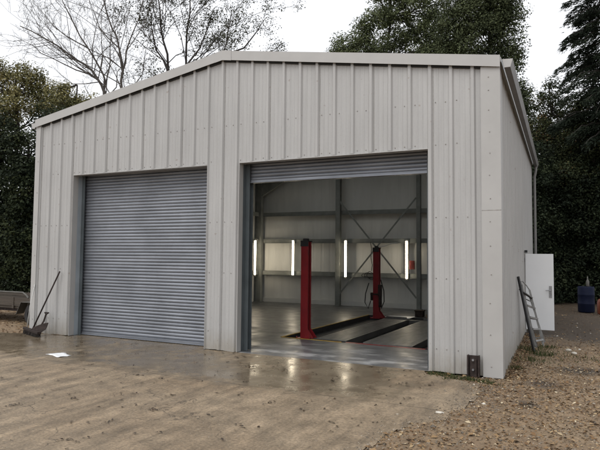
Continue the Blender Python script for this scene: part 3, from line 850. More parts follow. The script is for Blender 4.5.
# stepladder and plank against the side wall
lad=empty('stepladder',(10.15,3.6,0)); tag(lad,'folded aluminium stepladder leaning beside the open white door','stepladder')
A0p=Vector((10.09,3.43,-.01))-lad.location; A1p=Vector((10.225,3.62,-.01))-lad.location
A0p=Vector(at(533.5,346,13.3))-lad.location; 
def onx(u,v,yv):
    r=F_+R_*(u-300)/FPX-U_*(v-225)/FPX; t=(yv-CAM[1])/r[1]; return Vector(CAM+r*t)-lad.location
l0=onx(536,347.5,3.35); l1=onx(521.5,284.5,3.35); r0=onx(543.5,345.5,3.48); r1=onx(529.5,290,3.48)
for p,q in ((l0,l1),(r0,r1)):
    b=MB(); b.bar(p,q,.05,.036,(0,1,0)); b.build('rail',M['ladder'],lad)
for i in range(5):
    t=.10+.19*i; p=l0.lerp(l1,t); q=r0.lerp(r1,t)
    b=MB(); b.bar(p,q,.085,.034,(0,1,-.15)); b.build('tread',M['ladder'],lad)
d=Vector((0.0,.10,0))
b=MB()
for p,q in ((l0+d+Vector((.015,0,0)),l1+d-Vector((0,0,.16))),(r0+d+Vector((.02,0,.05)),r1+d-Vector((0,0,.16)))): b.bar(p,q,.03,.026,(0,1,0))
for t in (.15,.5,.85): b.bar((l0+d).lerp(l1+d,t*.9),(r0+d).lerp(r1+d,t*.9),.018,.012,(0,0,1))
b.build('rear_frame',M['ladder'],lad)
b=MB(); b.tube([l1,l1+Vector((-.015,0,.06)),l1.lerp(r1,.35)+Vector((-.03,0,.10)),l1.lerp(r1,.8)+Vector((-.02,0,.06)),r1],.011,8); b.build('hand_loop',M['ladder'],lad)
b=MB(); b.bar(l1.lerp(r1,-.1)-Vector((0,.03,.13)),l1.lerp(r1,1.1)-Vector((0,.03,.13)),.14,.03,(0,1,0)); b.build('platform',M['black'],lad)
b=MB(); b.bar((10.125,2.76,-.02),(9.845,3.0,1.385),.03,.05,(1,1,0)); 
tag(b.build('plank',M['black'],bevel=.004),'long dark plank leaning against the side wall in front of the stepladder','plank')

# drum, gas bottle, jug near the trees
dm=empty('drum',(11.32,11.85,0)); tag(dm,'dark blue plastic drum under the trees on the right','drum')
b=MB(); prof=[(.0,.0),(.235,.0),(.25,.02),(.25,.26),(.258,.275),(.25,.29),(.25,.55),(.258,.565),(.25,.58),(.25,.80),(.235,.83),(0,.83)]
n=24; vs=[];fs=[]
for r,zv in prof:
    for k in range(n): vs.append((r*math.cos(2*math.pi*k/n),r*math.sin(2*math.pi*k/n),zv))
for i in range(len(prof)-1):
    for k in range(n): fs.append((i*n+k,i*n+(k+1)%n,(i+1)*n+(k+1)%n,(i+1)*n+k))
b.add(vs,fs); b.build('body',M['blue'],dm,smooth=True)
for q,h in (((.1,.05),.86),((-.1,-.05),.85)):
    b=MB(); b.tube([(*q,.83),(*q,h)],.033,10); b.build('bung',M['black'],dm)
b=MB()
pr=[(.045,0),(.05,.02),(.05,.16),(.03,.21),(.016,.25),(.016,.33)]
b.tube([(0,0,h) for _,h in pr],[r for r,_ in pr],12)
o=b.build('bottle',M['trailer_metal'],smooth=True); o.location=(11.37,11.78,.832); tag(o,'pale bottle standing on top of the blue drum','bottle')
gb=empty('gas_bottle',(11.74,11.25,0)); tag(gb,'orange gas bottle beside the blue drum at the right edge','gas bottle')
b=MB(); pr=[(.12,0),(.14,.03),(.14,.38),(.11,.46),(.05,.49)]; b.tube([(0,0,h) for _,h in pr],[r for r,_ in pr],18); b.build('cylinder',M['orange'],gb,smooth=True)
b=MB(); b.tube([(0,0,.49),(0,0,.56)],.03,8); b.tube([(.08*math.cos(a),.08*math.sin(a),.58) for a in np.linspace(0,2*math.pi,14)],.012,6,caps=False)
for a in (0,2.1,4.2): b.tube([(.1*math.cos(a),.1*math.sin(a),.45),(.08*math.cos(a),.08*math.sin(a),.58)],.009,6)
b.build('valve_guard',M['rust'],gb)

# trailer by the left wall
tr=empty('flatbed_trailer',(-2.4,1.6,0)); tag(tr,'weathered flatbed trailer with timber sides parked left of the workshop','trailer')
def tb(mb,name,mat,parent=tr,**k):
    mb.v=[(p[0]+2.4,p[1]-1.6,p[2]) for p in mb.v]; return mb.build(name,mat,parent,**k)
b=MB(); b.box(-4.6,.98,.36,-.32,2.3,.42); tb(b,'bed',M['trailer_wood'])
for yy in (.965,2.315):
    b=MB()
    for k in range(2): b.box(-4.6,yy-.015,.425+.105*k,-.32,yy+.015,.425+.105*k+.095)
    for xx in (-4.4,-3.1,-1.9,-.5): b.box(xx-.03,yy-.03 if yy<1.5 else yy+.015,.36,xx+.03,yy-.015 if yy<1.5 else yy+.03,.64)
    tb(b,'side_board',M['trailer_wood'])
b=MB(); b.tube([(-4.6,1.0,.63),(-4.6,1.0,.76),(-1.62,1.0,.76),(-1.50,1.0,.70),(-1.42,1.0,.63)],.022,8); b.tube([(-3.2,1.0,.63),(-3.2,1.0,.75)],.018,8); tb(b,'top_rail',M['trailer_metal'])
b=MB(); b.box(-4.6,1.05,.28,-.32,1.11,.36); b.box(-4.6,2.17,.28,-.32,2.23,.36)
for xx in (-4.5,-3,-1.8,-.4): b.box(xx-.03,1.11,.285,xx+.03,2.17,.358)
tb(b,'chassis',M['rust'])
b=MB(); b.bar((-4.6,1.64,.32),(-6.0,1.64,.38),.08,.06,(0,1,0)); b.tube([(-6.0,1.64,.38),(-6.0,1.64,.03)],.025,8); tb(b,'drawbar',M['rust'])
for yy,s in ((.83,-1),(2.45,1)):
    wx=-1.0
    b=MB(); n=20; vs=[];fs=[]
    pr=[(.13,-.07),(.235,-.075),(.262,-.05),(.262,.05),(.235,.075),(.13,.07)]
    for r,o in pr:
        for k in range(n): vs.append((wx+r*math.cos(2*math.pi*k/n),yy+o,.262+r*math.sin(2*math.pi*k/n)))
    for i in range(len(pr)-1):
        for k in range(n): fs.append((i*n+k,i*n+(k+1)%n,(i+1)*n+(k+1)%n,(i+1)*n+k))
    b.add(vs,fs); b.prism([(wx+.13*math.cos(2*math.pi*k/n),.262+.13*math.sin(2*math.pi*k/n)) for k in range(n)],'y',yy-.03,yy+.03,1)
    tb(b,'wheel',[M['black'],M['rust']])
    b=MB(); w0,w1=yy-.11,yy+.11
    sec=[(wx-.50,.26),(wx-.33,.56),(wx+.33,.56),(wx+.50,.26),(wx+.485,.255),(wx+.325,.548),(wx-.325,.548),(wx-.485,.255)]
    b.prism(sec,'y',w0,w1); tb(b,'mudguard',M['trailer_metal'])

# ------------------------------------------------------------------ loose stuff on the ground
def flakes(px,py,pz,size,tilt=.5,curl=.25,aspect=.6):
    n=len(px); a=rng.uniform(0,2*math.pi,n); s=size*rng.uniform(.6,1.4,n)
    d=np.stack([np.cos(a),np.sin(a),rng.normal(0,tilt,n)],1); d/=np.linalg.norm(d,axis=1)[:,None]
    e=np.stack([-np.sin(a),np.cos(a),rng.normal(0,tilt,n)],1); e/=np.linalg.norm(e,axis=1)[:,None]
    c=np.stack([px,py,pz],1); up=np.array([0,0,1.])
    L=s[:,None]/2; Wd=L*aspect
    v=np.stack([c-d*L,c+e*Wd+up*L*curl,c+d*L,c-e*Wd+up*L*curl],1)
    v[:,:,2]=np.maximum(v[:,:,2],(pz-.004)[:,None])
    f=np.arange(n*4).reshape(n,4)
    return v.reshape(-1,3),f
def scatter_region(n,fn):
    xs=[];ys=[];k=0
    while k<n:
        x=rng.uniform(8.6,15.5,n*2); y=rng.uniform(-5.5,14,n*2)
        # denser near the camera side
        keep=(~in_poly(x+np.abs(rng.normal(0,.12,len(x))),y,YARD))&~((x<W+.06)&(y>-.03)&(y<D+.2))&(y>-5.5)&fn(x,y)
        xs.append(x[keep]);ys.append(y[keep]);k+=keep.sum()
    return np.concatenate(xs)[:n],np.concatenate(ys)[:n]
fnear=lambda x,y: rng.uniform(0,1,len(x))<np.where(y<1.5,1,np.where(y<5,.4,.06))
x,y=scatter_region(34000,fnear); z=ground_z(x,y)+.006
v,f=flakes(x,y,z,.030*np.exp(rng.normal(0,.3,len(x))),.35)
# leaf litter to the left of the building and under the hedge
wx=W+.05+np.abs(rng.normal(0,.16,1800)); wy=rng.uniform(.0,5.4,1800)
vw,fw=flakes(wx,wy,ground_z(wx,wy)+.012,.034,.4); v=np.concatenate([v,vw]); f=np.concatenate([f,fw+len(v)-len(vw)])
xl=rng.uniform(-6,-.2,2600); yl=rng.uniform(-.5,5,2600); k=~in_poly(xl,yl,YARD); xl,yl=xl[k],yl[k]
v2,f2=flakes(xl,yl,np.full(len(xl),-.012),.06,.3)
v=np.concatenate([v,v2]); f=np.concatenate([f,f2+len(v)-len(v2)])
o=npmesh('leaf_litter',v,f,M['litter'],tone=np.clip(rng.normal(.45,.26,len(f)),0,1)); tag(o,'fallen brown and tan leaves scattered over the gravelly soil','leaves',kind='stuff')
# stones
ico=[(0,0,1)]+[(.894*math.cos(2*math.pi*k/5),.894*math.sin(2*math.pi*k/5),.447) for k in range(5)]+[(.894*math.cos(2*math.pi*(k+.5)/5),.894*math.sin(2*math.pi*(k+.5)/5),-.447) for k in range(5)]+[(0,0,-1)]
icf=[(0,1+k,1+(k+1)%5) for k in range(5)]+[(1+k,6+k,1+(k+1)%5) for k in range(5)]+[(6+k,6+(k+1)%5,1+(k+1)%5) for k in range(5)]+[(11,6+(k+1)%5,6+k) for k in range(5)]
ico=np.array(ico); icf=np.array(icf)
def stones(x,y,z,size):
    n=len(x); V=ico[None]*(1+rng.normal(0,.18,(n,12,1)))
    s=size*np.exp(rng.normal(0,.45,n)); sc3=np.stack([s*rng.uniform(.8,1.4,n),s*rng.uniform(.7,1.1,n),s*rng.uniform(.4,.75,n)],1)
    V=V*sc3[:,None]; a=rng.uniform(0,6.28,n); ca,sa=np.cos(a)[:,None],np.sin(a)[:,None]
    X=V[:,:,0]*ca-V[:,:,1]*sa; Y=V[:,:,0]*sa+V[:,:,1]*ca
    V=np.stack([X+x[:,None],Y+y[:,None],V[:,:,2]+z[:,None]],2)
    F=(icf[None]+12*np.arange(n)[:,None,None]).reshape(-1,3)
    return V.reshape(-1,3),F
x,y=scatter_region(16000,fnear); z=ground_z(x,y)+.002
sz=np.full(len(x),.013)
ed=[YARD[i] for i in range(13,23)]
ex=[];ey=[]
for (xa,ya),(xb,yb) in zip(ed[:-1],ed[1:]):
    L=math.hypot(xb-xa,yb-ya); m=int(L*260); t=rng.uniform(0,1,m); ex.append(xa+(xb-xa)*t+rng.normal(.0,.16,m)); ey.append(ya+(yb-ya)*t+rng.normal(0,.13,m))
ex=np.concatenate(ex);ey=np.concatenate(ey)
bigx=np.array([9.58,9.35,10.97,10.5,10.8,11.2,10.7,9.75,11.4,10.9,10.95]);bigy=np.array([-2.54,-2.2,8.2,5.2,2.9,6.1,3.2,-1.6,4.0,3.4,7.2])
v1,f1=stones(x,y,z,.0068); v2,f2=stones(ex,ey,np.full(len(ex),.007),.0065); v3,f3=stones(bigx,bigy,np.full(len(bigx),.0),.026)
f=np.concatenate([f1,f2+len(v1),f3+len(v1)+len(v2)]); tn=np.concatenate([np.repeat(np.clip(rng.beta(2,3.4,len(x)+len(ex)),0,1),20),np.ones(20*len(bigx))*.95])
o=npmesh('gravel',np.concatenate([v1,v2,v3]),f,M['stones'],tone=tn); tag(o,'small pale and brown stones strewn over the soil and yard edge','gravel',kind='stuff')
# sodden leaves on the concrete: clumps of a few flakes
cx=rng.uniform(-.5,8.9,330); cy=-.12-5.4*rng.uniform(0,1,330)**1.5; cx=np.where(rng.uniform(0,1,330)<.4,rng.uniform(4.5,9,330),cx)
VX=[];VY=[];VZ=[]
for i in range(len(cx)):
    big=rng.uniform()<.07
    m=rng.integers(5,14) if big else rng.integers(1,4); s=.05 if big else .02
    ang=rng.uniform(0,3.14); 
    a=rng.normal(0,s,m); bb=rng.normal(0,s*.4,m)
    VX.append(cx[i]+a*math.cos(ang)-bb*math.sin(ang)); VY.append(cy[i]+a*math.sin(ang)+bb*math.cos(ang)); VZ.append(.010+np.abs(rng.normal(0,.006,m)))
VX=np.concatenate(VX);VY=np.concatenate(VY);VZ=np.concatenate(VZ)
k=in_poly(VX,VY,YARD); v,f=flakes(VX[k],VY[k],VZ[k],.036,.12,.15,.55)
o=npmesh('wet_leaves',v,f,M['wetleaf'],tone=np.clip(rng.normal(.4,.28,len(f)),0,1)); tag(o,'sodden dark leaves and mud crumbs stuck to the wet concrete','leaves',kind='stuff')
# grass and weeds
def blades(cx,cy,n,spread,h,sy=None):
    x=cx+rng.normal(0,spread,n); y=cy+rng.normal(0,sy or spread,n); hh=h*rng.uniform(.4,1.2,n); a=rng.uniform(0,6.28,n)
    w=.004+.004*rng.uniform(0,1,n); lean=hh*rng.uniform(.2,.9,n); b2=rng.uniform(0,6.28,n)
    p=np.stack([x,y,np.full(n,-.02)],1); d=np.stack([np.cos(a)*w,np.sin(a)*w,np.zeros(n)],1); t=np.stack([np.cos(b2)*lean,np.sin(b2)*lean,hh],1)
    v=np.stack([p-d,p+d,p+d*.7+t*np.array([.4,.4,.6]),p-d*.7+t*np.array([.4,.4,.6]),p+t+d*.1,p+t-d*.1],1)
    return v
V=[]
for xx in np.linspace(8.83,9.66,16): V.append(blades(xx,-.16-.26*max(0,(xx-8.85)/.8)+rng.normal(0,.05),48,.05,.06))
for cx_,cy_,n_,s_,h_ in ((10.12,1.75,200,.17,.07),(10.25,2.5,170,.16,.08),(10.0,3.0,110,.12,.09),(10.35,3.4,90,.15,.08),(9.95,.9,90,.06,.07),(10.8,2.3,120,.3,.06),(9.72,-.45,70,.08,.06)):
    V.append(blades(cx_,cy_,n_,s_,h_))
V=np.concatenate(V); n=len(V); i=np.arange(n)[:,None]*6
f=np.concatenate([i+np.array([[0,1,2,3]]),i+np.array([[3,2,4,5]])]); 
o=npmesh('grass',V.reshape(-1,3),f,M['grass'],tone=np.tile(np.clip(rng.normal(.5,.25,n),0,1),2)); tag(o,'short weedy grass along the wall foot and the soil','grass',kind='stuff')

# ------------------------------------------------------------------ trees
def leaves(centers,per,spread,size,aspect=.6,droop=0.0,tone_c=None,flat=1.0):
    """clumps of leaf quads round the given centres"""
    C=np.repeat(np.asarray(centers),per,axis=0); n=len(C)
    cs=np.repeat(rng.uniform(.6,1.35,len(centers)),per)          # clump sizes differ
    od=rng.normal(0,1,(n,3)); od/=np.linalg.norm(od,axis=1)[:,None]
    off=od*(spread*1.4*cs*np.cbrt(rng.uniform(0.03,1,n)))[:,None]; off[:,2]*=flat*.8
    p=C+off; p[:,2]-=droop*np.linalg.norm(off[:,:2],axis=1)
    nn=od*.9+np.array([0,0,.75])+rng.normal(0,.45,(n,3)); nn/=np.linalg.norm(nn,axis=1)[:,None]
    d=rng.normal(0,1,(n,3)); d-=nn*(d*nn).sum(1)[:,None]; d/=np.linalg.norm(d,axis=1)[:,None]
    e=np.cross(nn,d)
    s=size*rng.uniform(.6,1.4,n)[:,None]
    v=np.stack([p-d*s*.5,p+e*s*aspect*.5,p+d*s*.5,p-e*s*aspect*.5],1)
    t=np.clip(np.repeat(rng.normal(.5,.24,len(centers)) if tone_c is None else tone_c,per)+rng.normal(0,.17,n),0,1)
    return v.reshape(-1,3),np.arange(n*4).reshape(n,4),t
def limb(b,p,q,r0,r1,seg=4,wob=.06,n=5):
    p=Vector(p);q=Vector(q);L=(q-p).length
    pts=[];rs=[]
    for i in range(seg+1):
        t=i/seg; w=Vector(rng.normal(0,1,3))*wob*L*(math.sin(math.pi*t))
        pts.append(p.lerp(q,t)+w); rs.append(r0+(r1-r0)*t)
    b.tube(pts,rs,n); return pts
def lobe_points(lobes,density):
    """points spread through overlapping ellipsoid lobes: (centre, (rx,ry,rz)), biased to the outside"""
    out=[];sh=[]
    for c,r in lobes:
        vol=r[0]*r[1]*r[2]; m=max(6,int(density*vol**(2/3)))
        d=rng.normal(0,1,(m,3)); d/=np.linalg.norm(d,axis=1)[:,None]
        rad=rng.uniform(0.25,1,m)**.55
        # lumpy surface
        rad*=1+.22*np.sin(d[:,0]*5+c[0]*3)*np.cos(d[:,2]*6+c[2])+.12*rng.normal(0,1,m)
        out.append(np.asarray(c)+d*rad[:,None]*np.asarray(r)); sh.append(rad)
    return np.concatenate(out)
def crown_tree(name,label,cat,base,lobes,leafmat,barkmat,dens=38,per=60,spread=.45,size=.13,trunk_r=.16,aspect=.6,droop=0,group=None,trunk_to=None,tone_fn=None,twigs=.5):
    base=Vector((base[0],base[1],0))
    t=empty(name,base); tag(t,label,cat,group)
    pts=lobe_points(lobes,dens)
    pts=pts[pts[:,2]>.15]
    tone=None
    if tone_fn is not None: tone=tone_fn(pts)
    v,f,tn=leaves(pts,per,spread,size,aspect,droop,tone)
    v[:,2]=np.maximum(v[:,2],.0)
    npmesh('crown',v-np.array(base),f,leafmat,tone=tn,parent=t)
    b=MB()
    top=max(c[2]+r[2]*.6 for c,r in lobes); cen=np.mean([c for c,r in lobes],axis=0)
    tp=Vector(trunk_to) if trunk_to is not None else Vector((cen[0],cen[1],top))
    tr_=limb(b,(0,0,-.1),tp-base,trunk_r,trunk_r*.25,7,.015,8)
    for p in pts[rng.uniform(0,1,len(pts))<twigs*60/max(60,len(pts))]:
        q=Vector(p)-base; k=min(range(len(tr_)),key=lambda i:abs(tr_[i].z-(q.z-(q.xy-tr_[i].xy).length*.6)))
        limb(b,tr_[k],q,trunk_r*.22,.012,4,.06,4)
    b.build('trunk',barkmat,t)
    return t
def lobes_px(lst,dist,depth=1.0):
    """lobes given as (u,v,ru,rv[,extra distance]) in survey pixels at a distance"""
    out=[]
    for q in lst:
        u,v,ru,rv=q[:4]; dd=dist+(q[4] if len(q)>4 else 0)
        c=at(u,v,dd); k=dd/FPX; out.append((c,(ru*k,max(ru,rv)*k*depth,rv*k)))
    return out

# --- bare tree (guided main limbs, random twigs)
def branchy(b,pts,rs,level,tips,density=1.0,spread=.75,minr=.006,up=.25,lenk=.62):
    """side shoots along a limb, recursively"""
    pts=[Vector(p) for p in pts]
    L=sum((pts[i+1]-pts[i]).length for i in range(len(pts)-1))
    if level==0: tips.append(pts[-1]); return
    m=max(2,int(density*(2.2+L*1.5)))
    for k in range(m):
        t=rng.uniform(.22,1.0)*(len(pts)-1); i=min(int(t),len(pts)-2); p=pts[i].lerp(pts[i+1],t-i)
        d=(pts[i+1]-pts[i]).normalized(); r=rs[i]+(rs[i+1]-rs[i])*(t-i)
        s=Vector(rng.normal(0,1,3)); s=(s-d*s.dot(d)).normalized()
        nd=(d*(1-spread*.5)+s*spread+Vector((0,0,up))).normalized()
        l=L*lenk*rng.uniform(.3,.85)*(1-.45*t/(len(pts)-1))
        if l<.12: continue
        q=[p]; dd=nd.copy()
        for j in range(4):
            dd=(dd+Vector(rng.normal(0,.24,3))+Vector((0,0,up*.3))).normalized(); q.append(q[-1]+dd*l/4)
        rr=max(minr,r*.42); rq=[rr,rr*.85,max(minr,rr*.65),max(minr,rr*.45),minr]
        b.tube(q,rq,4 if level<3 else 5,caps=False)
        branchy(b,q,rq,level-1,tips,density,spread,minr,up,lenk)
    tips.append(pts[-1])
def guided(name,label,cat,dist,limbs,level,bark,leaf=None,density=1.0,per=10,size=.10,keep=.5,minr=.008,jit=.7,spread=.75,lsp=.16,group=None):
    k0=at(limbs[0][0][0],250,dist); base=Vector((k0[0],k0[1],0))
    t=empty(name,base); tag(t,label,cat,group); b=MB(); tips=[]
    for li in limbs:
        px=li[:-1]; r=li[-1]
        pts=[];z0=rng.normal(0,jit)
        for i,(u,v) in enumerate(px):
            p=at(u,v,dist+ (z0*i/len(px))); pts.append(Vector(p)-base)
        # resample with a little wobble
        P2=[pts[0]]
        for i in range(len(pts)-1):
            for s in (.5,1): P2.append(pts[i].lerp(pts[i+1],s)+(Vector(rng.normal(0,.05,3)) if s==.5 else Vector((0,0,0))))
        rs=[r+(max(minr,r*.22)-r)*i/(len(P2)-1) for i in range(len(P2))]
        b.tube(P2,rs,7)
        branchy(b,P2,rs,level,tips,density,spread,minr)
    b.build('trunk',bark,t)
    if leaf is not None:
        tp=np.array([p for p in tips if rng.uniform()<keep]); v,f,tn=leaves(tp,per,lsp,size)
        npmesh('crown',v,f,leaf,tone=tn,parent=t)
    return t
Hb=250
guided('bare_tree','tall bare leafless tree with fine spreading twigs behind the left roof slope','tree',26,[
  [(110,Hb),(109,170),(107,110),(104,92),(97,78),(84,64),(66,52),(44,38),(20,26),.095],
  [(107,110),(104,90),(103,74),(88,48),(74,24),(62,0),(54,-25),.06],
  [(97,78),(76,70),(52,58),(34,46),(14,36),.035],
  [(118,Hb),(121,150),(122,92),(123,70),(119,48),(111,26),(104,0),(100,-30),.08],
  [(123,70),(126,52),(134,30),(141,8),(146,-20),.042],
  [(119,48),(106,36),(96,18),(86,-8),.035],
  [(104,92),(109,70),(110,48),(118,20),(124,-10),.034],
  [(88,48),(66,36),(44,14),(30,0),.03]],3,M['bark'],None,1.22,minr=.0048)
guided('sparse_tree','thin many stemmed tree with sparse small leaves behind the left of the ridge','tree',27,[
  [(178,Hb),(174,120),(168,70),(163,40),(160,10),(158,-25),.09],
  [(180,Hb),(184,110),(186,66),(187,30),(190,0),(188,-25),.08],
  [(168,70),(156,50),(151,25),(148,5),.05],
  [(186,66),(200,48),(208,28),(214,8),.05],
  [(184,110),(206,80),(222,55),(228,30),(232,10),.06],
  [(222,60),(244,48),(258,30),(266,18),.05],
  [(214,80),(246,66),(268,52),(282,44),.05]],3,M['bark_dark'],M['leaf_sparse'],.95,per=16,size=.085,keep=.85,minr=.007,lsp=.24)

# --- large trees behind the right half of the roof
crown_tree('ash_tree','tall airy light green tree behind the middle of the roof','tree',at(395,250,31)[:2],
  lobes_px([(346,46,15,11),(362,30,14,13),(378,18,14,12),(400,10,18,15),(376,46,20,13),(424,30,20,18),(402,36,14,10),(432,6,16,16),(412,-16,26,16),(384,-12,16,12),(440,54,20,16),(412,56,24,12),(350,58,20,9),(400,84,40,22),(338,52,8,6)],31,.9),
  M['leaf_ash'],M['bark_dark'],dens=38,per=125,spread=.36,size=.11,trunk_r=.2,droop=.2,twigs=2.2)
crown_tree('poplar_tree','dense dark green broadleaf tree behind the right end of the roof','tree',at(485,250,27)[:2],
  lobes_px([(476,40,26,26),(462,14,20,20),(486,8,22,22),(502,20,16,16),(507,44,15,18),(478,-20,28,22),(498,-4,16,14),(460,62,26,26),(500,80,22,26),(512,18,10,14),(475,100,36,36),(516,100,14,22),(450,36,14,20),(510,130,26,40),(500,190,34,50)],27,.9),
  M['leaf_poplar'],M['bark_dark'],dens=44,per=150,spread=.36,size=.10,trunk_r=.22,twigs=.8)
# --- small trees right of the workshop
crown_tree('russet_tree','bushy tree with russet tinged leaves under the conifer at the right edge','tree',at(592,250,22)[:2],
  lobes_px([(590,118,24,20),(606,136,30,26),(578,140,20,20),(600,170,34,26),(622,110,24,24),(572,172,20,22)],22,.9),
  M['leaf_russet'],M['bark_dark'],dens=44,per=120,spread=.28,size=.085,trunk_r=.1,twigs=1)
crown_tree('sapling','slender green tree just right of the workshop gutter','tree',at(545,250,23)[:2],
  lobes_px([(545,102,12,14),(552,90,8,11),(536,124,14,16),(556,124,18,18),(548,150,22,22),(561,100,9,8)],23,.9),
  M['leaf_russet'],M['bark_dark'],dens=44,per=110,spread=.24,size=.08,trunk_r=.08,twigs=1.4)
# --- dark evergreen screen on the right
k=0
for (u,dist,w,tops,lab) in ((528,21.5,26,150,'dark evergreen bush close behind the far end of the side wall'),(556,22.5,30,160,'dark evergreen bush behind the open white door'),(590,22.0,34,165,'dark evergreen bush behind the blue drum'),(630,21.0,36,150,'dark evergreen bush at the right edge beyond the drum'),(572,25,44,120,'tall dark evergreen bush filling the gap behind the others on the right')):
    ls=[]
    vv=tops+20
    while vv<316:
        ls.append((u+rng.normal(0,4),vv,w*rng.uniform(.75,1.05),26)); vv+=26
    crown_tree('evergreen_bush',lab,'bush',at(u,300,dist)[:2],lobes_px(ls,dist,.8),M['leaf_dark'],M['bark_dark'],dens=52,per=140,spread=.33,size=.095,trunk_r=.1,group='evergreen bushes right of the workshop',twigs=.4)
# --- large conifer at the right edge
def conifer(name,label,u,dist,zt,z0,reach,seed):
    c=at(u,250,dist); base=Vector((c[0],c[1],0)); t=empty(name,base); tag(t,label,'conifer')
    b=MB(); b.tube([(0,0,-.1),(0.05,0,zt*.5),(0,0,zt)],[.26,.16,.03],8)
    P=[];Dv=[];Tn=[]
    z=z0
    while z<zt-.3:
        for _ in range(6):
            a=rng.uniform(0,6.283); L=reach*(1-((z-z0)/(zt-z0))**1.6*.75)*rng.uniform(.6,1.12)
            dirv=Vector((math.cos(a),math.sin(a),0)); pts=[];n=8
            rise=rng.uniform(.02,.22)
            for i in range(n):
                s=i/(n-1); pts.append(dirv*(L*s)+Vector((0,0,z+L*(rise*s-.42*s*s)+.05*rng.normal())))
            b.tube(pts,[.04*(1-.85*i/(n-1)) for i in range(n)],4,caps=False)
            tb_=rng.normal(.45,.15)
            m=int(L*230)
            for j in range(m):
                s=rng.uniform(.12,1)**.75*(n-1); i=min(int(s),n-2); p=pts[i].lerp(pts[i+1],s-i)
                side=Vector((-dirv.y,dirv.x,0))*rng.normal(0,.30)*(.35+.65*(1-s/(n-1)))*(1 if L>1 else .6)
                q=p+side+Vector((0,0,-abs(rng.normal(0,.13))-.25*abs(side.length)))
                d=(dirv*rng.uniform(.3,1.2)+side*1.6+Vector(rng.normal(0,.25,3))+Vector((0,0,-.45))).normalized()
                P.append(q);Dv.append(d);Tn.append(tb_+rng.normal(0,.15))
        z+=.34
    P=np.array(P);Dv=np.array(Dv);n=len(P)
    e=np.cross(Dv,rng.normal(0,1,(n,3))); e/=np.linalg.norm(e,axis=1)[:,None]; s=rng.uniform(.09,.26,n)[:,None]
    v=np.stack([P-Dv*s*.4,P+e*.017-Dv*s*.05,P+Dv*s*.6,P-e*.017-Dv*s*.05],1)
    npmesh('crown',v.reshape(-1,3),np.arange(n*4).reshape(n,4),M['needle'],tone=np.clip(Tn,0,1),parent=t)
    b.build('trunk',M['bark_dark'],t)
conifer('conifer','tall dark conifer with drooping feathery branches at the right edge',612,21,19,6.3,2.1,1)

# --- left screen
def col_tree(label,u,dist,w,topv,mat,group,yellow=False,name='evergreen_tree',size=.10):
    ls=[];vv=topv+16
    while vv<322:
        fr=min(1,(vv-topv)/70); ls.append((u+rng.normal(0,3),vv,w*(.55+.45*fr)*rng.uniform(.85,1.08),24)); vv+=24
    crown_tree(name,label,'tree',at(u,300,dist)[:2],lobes_px(ls,dist,.8),mat,M['bark_dark'],dens=50,per=140,spread=.34,size=size,trunk_r=.14,group=group,twigs=.4)
GL='evergreen trees left of the workshop'
col_tree('dark evergreen tree at the very left edge behind the trailer',-6,20.5,30,118,M['leaf_dark'],GL)
col_tree('dark evergreen tree between the left edge and the corner of the workshop',24,19.5,28,140,M['leaf_hedge'],GL)
col_tree('dark evergreen tree close against the left roof corner',58,21.5,28,112,M['leaf_dark'],GL)
col_tree('dark evergreen tree out beyond the left edge',-42,21,34,100,M['leaf_dark'],GL)
crown_tree('autumn_tree','broad tree with yellowing olive leaves above the evergreens at the left edge','tree',at(18,250,25)[:2],
  lobes_px([(8,78,20,15),(-18,88,24,22),(34,84,16,15),(20,104,30,22),(-10,126,36,30),(52,106,20,16),(48,92,11,10),(-2,68,10,8),(22,72,9,8)],25,.8),
  M['leaf_autumn'],M['bark_dark'],dens=38,per=130,spread=.32,size=.09,trunk_r=.16,twigs=1)
crown_tree('yellow_tree','smaller olive yellow tree showing over the left end of the roof','tree',at(78,250,24)[:2],
  lobes_px([(72,98,14,11),(87,101,11,9),(60,100,12,12),(76,122,26,18),(98,110,9,8),(76,160,30,30),(66,88,7,6)],24,.8),
  M['leaf_autumn'],M['bark_dark'],dens=38,per=120,spread=.29,size=.085,trunk_r=.12,twigs=1)

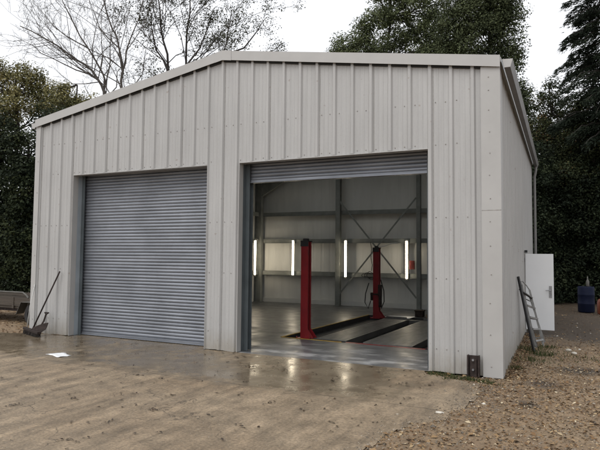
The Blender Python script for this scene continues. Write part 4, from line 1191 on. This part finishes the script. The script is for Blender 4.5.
# ------------------------------------------------------------------ camera
cam=bpy.data.cameras.new('Camera'); cam.sensor_width=36; cam.lens=FPX/600*36; cam.clip_end=2000; cam.clip_start=.05
co=bpy.data.objects.new('Camera',cam); col.objects.link(co)
m=Matrix(((R_[0],U_[0],-F_[0],CAM[0]),(R_[1],U_[1],-F_[1],CAM[1]),(R_[2],U_[2],-F_[2],CAM[2]),(0,0,0,1)))
co.matrix_world=m; sc.camera=co

# ------------------------------------------------------------------ overcast daylight
SUN_EL,SUN_AZ=R(55),R(200)     # azimuth clockwise from +Y
w=bpy.data.worlds.new('World'); sc.world=w; w.use_nodes=True; nt=w.node_tree
bg=nt.nodes['Background']; sky=nt.nodes.new('ShaderNodeTexSky'); sky.sky_type='NISHITA'; sky.sun_disc=False
sky.sun_elevation=SUN_EL; sky.sun_rotation=SUN_AZ; sky.air_density=1.0; sky.dust_density=4.0; sky.ozone_density=1.0
bw=nt.nodes.new('ShaderNodeRGBToBW'); nt.links.new(sky.outputs[0],bw.inputs[0])
# an even cloud sheet: most of the sky's gradient and all but a trace of its blue are scattered away
mx=nt.nodes.new('ShaderNodeMix'); mx.data_type='RGBA'; mx.inputs[0].default_value=.93
nt.links.new(sky.outputs[0],mx.inputs[6]); 
cl=nt.nodes.new('ShaderNodeMix'); cl.data_type='RGBA'; cl.inputs[0].default_value=.6; nt.links.new(bw.outputs[0],cl.inputs[6]); cl.inputs[7].default_value=(7.8,7.9,8.1,1)
nt.links.new(cl.outputs[2],mx.inputs[7]); nt.links.new(mx.outputs[2],bg.inputs[0]); bg.inputs[1].default_value=.12
sun=bpy.data.lights.new('Sun','SUN'); sun.energy=.5; sun.angle=R(40); sun.color=(1,.97,.93)
so=bpy.data.objects.new('Sun',sun); col.objects.link(so)
dv=Vector((math.sin(SUN_AZ)*math.cos(SUN_EL),math.cos(SUN_AZ)*math.cos(SUN_EL),math.sin(SUN_EL)))
so.rotation_euler=dv.to_track_quat('Z','Y').to_euler(); so.location=dv*60

vs=sc.view_settings; vs.view_transform='Standard'; vs.look='None'; vs.gamma=1; vs.use_curve_mapping=False; vs.exposure=.75
sc.display_settings.display_device='sRGB'
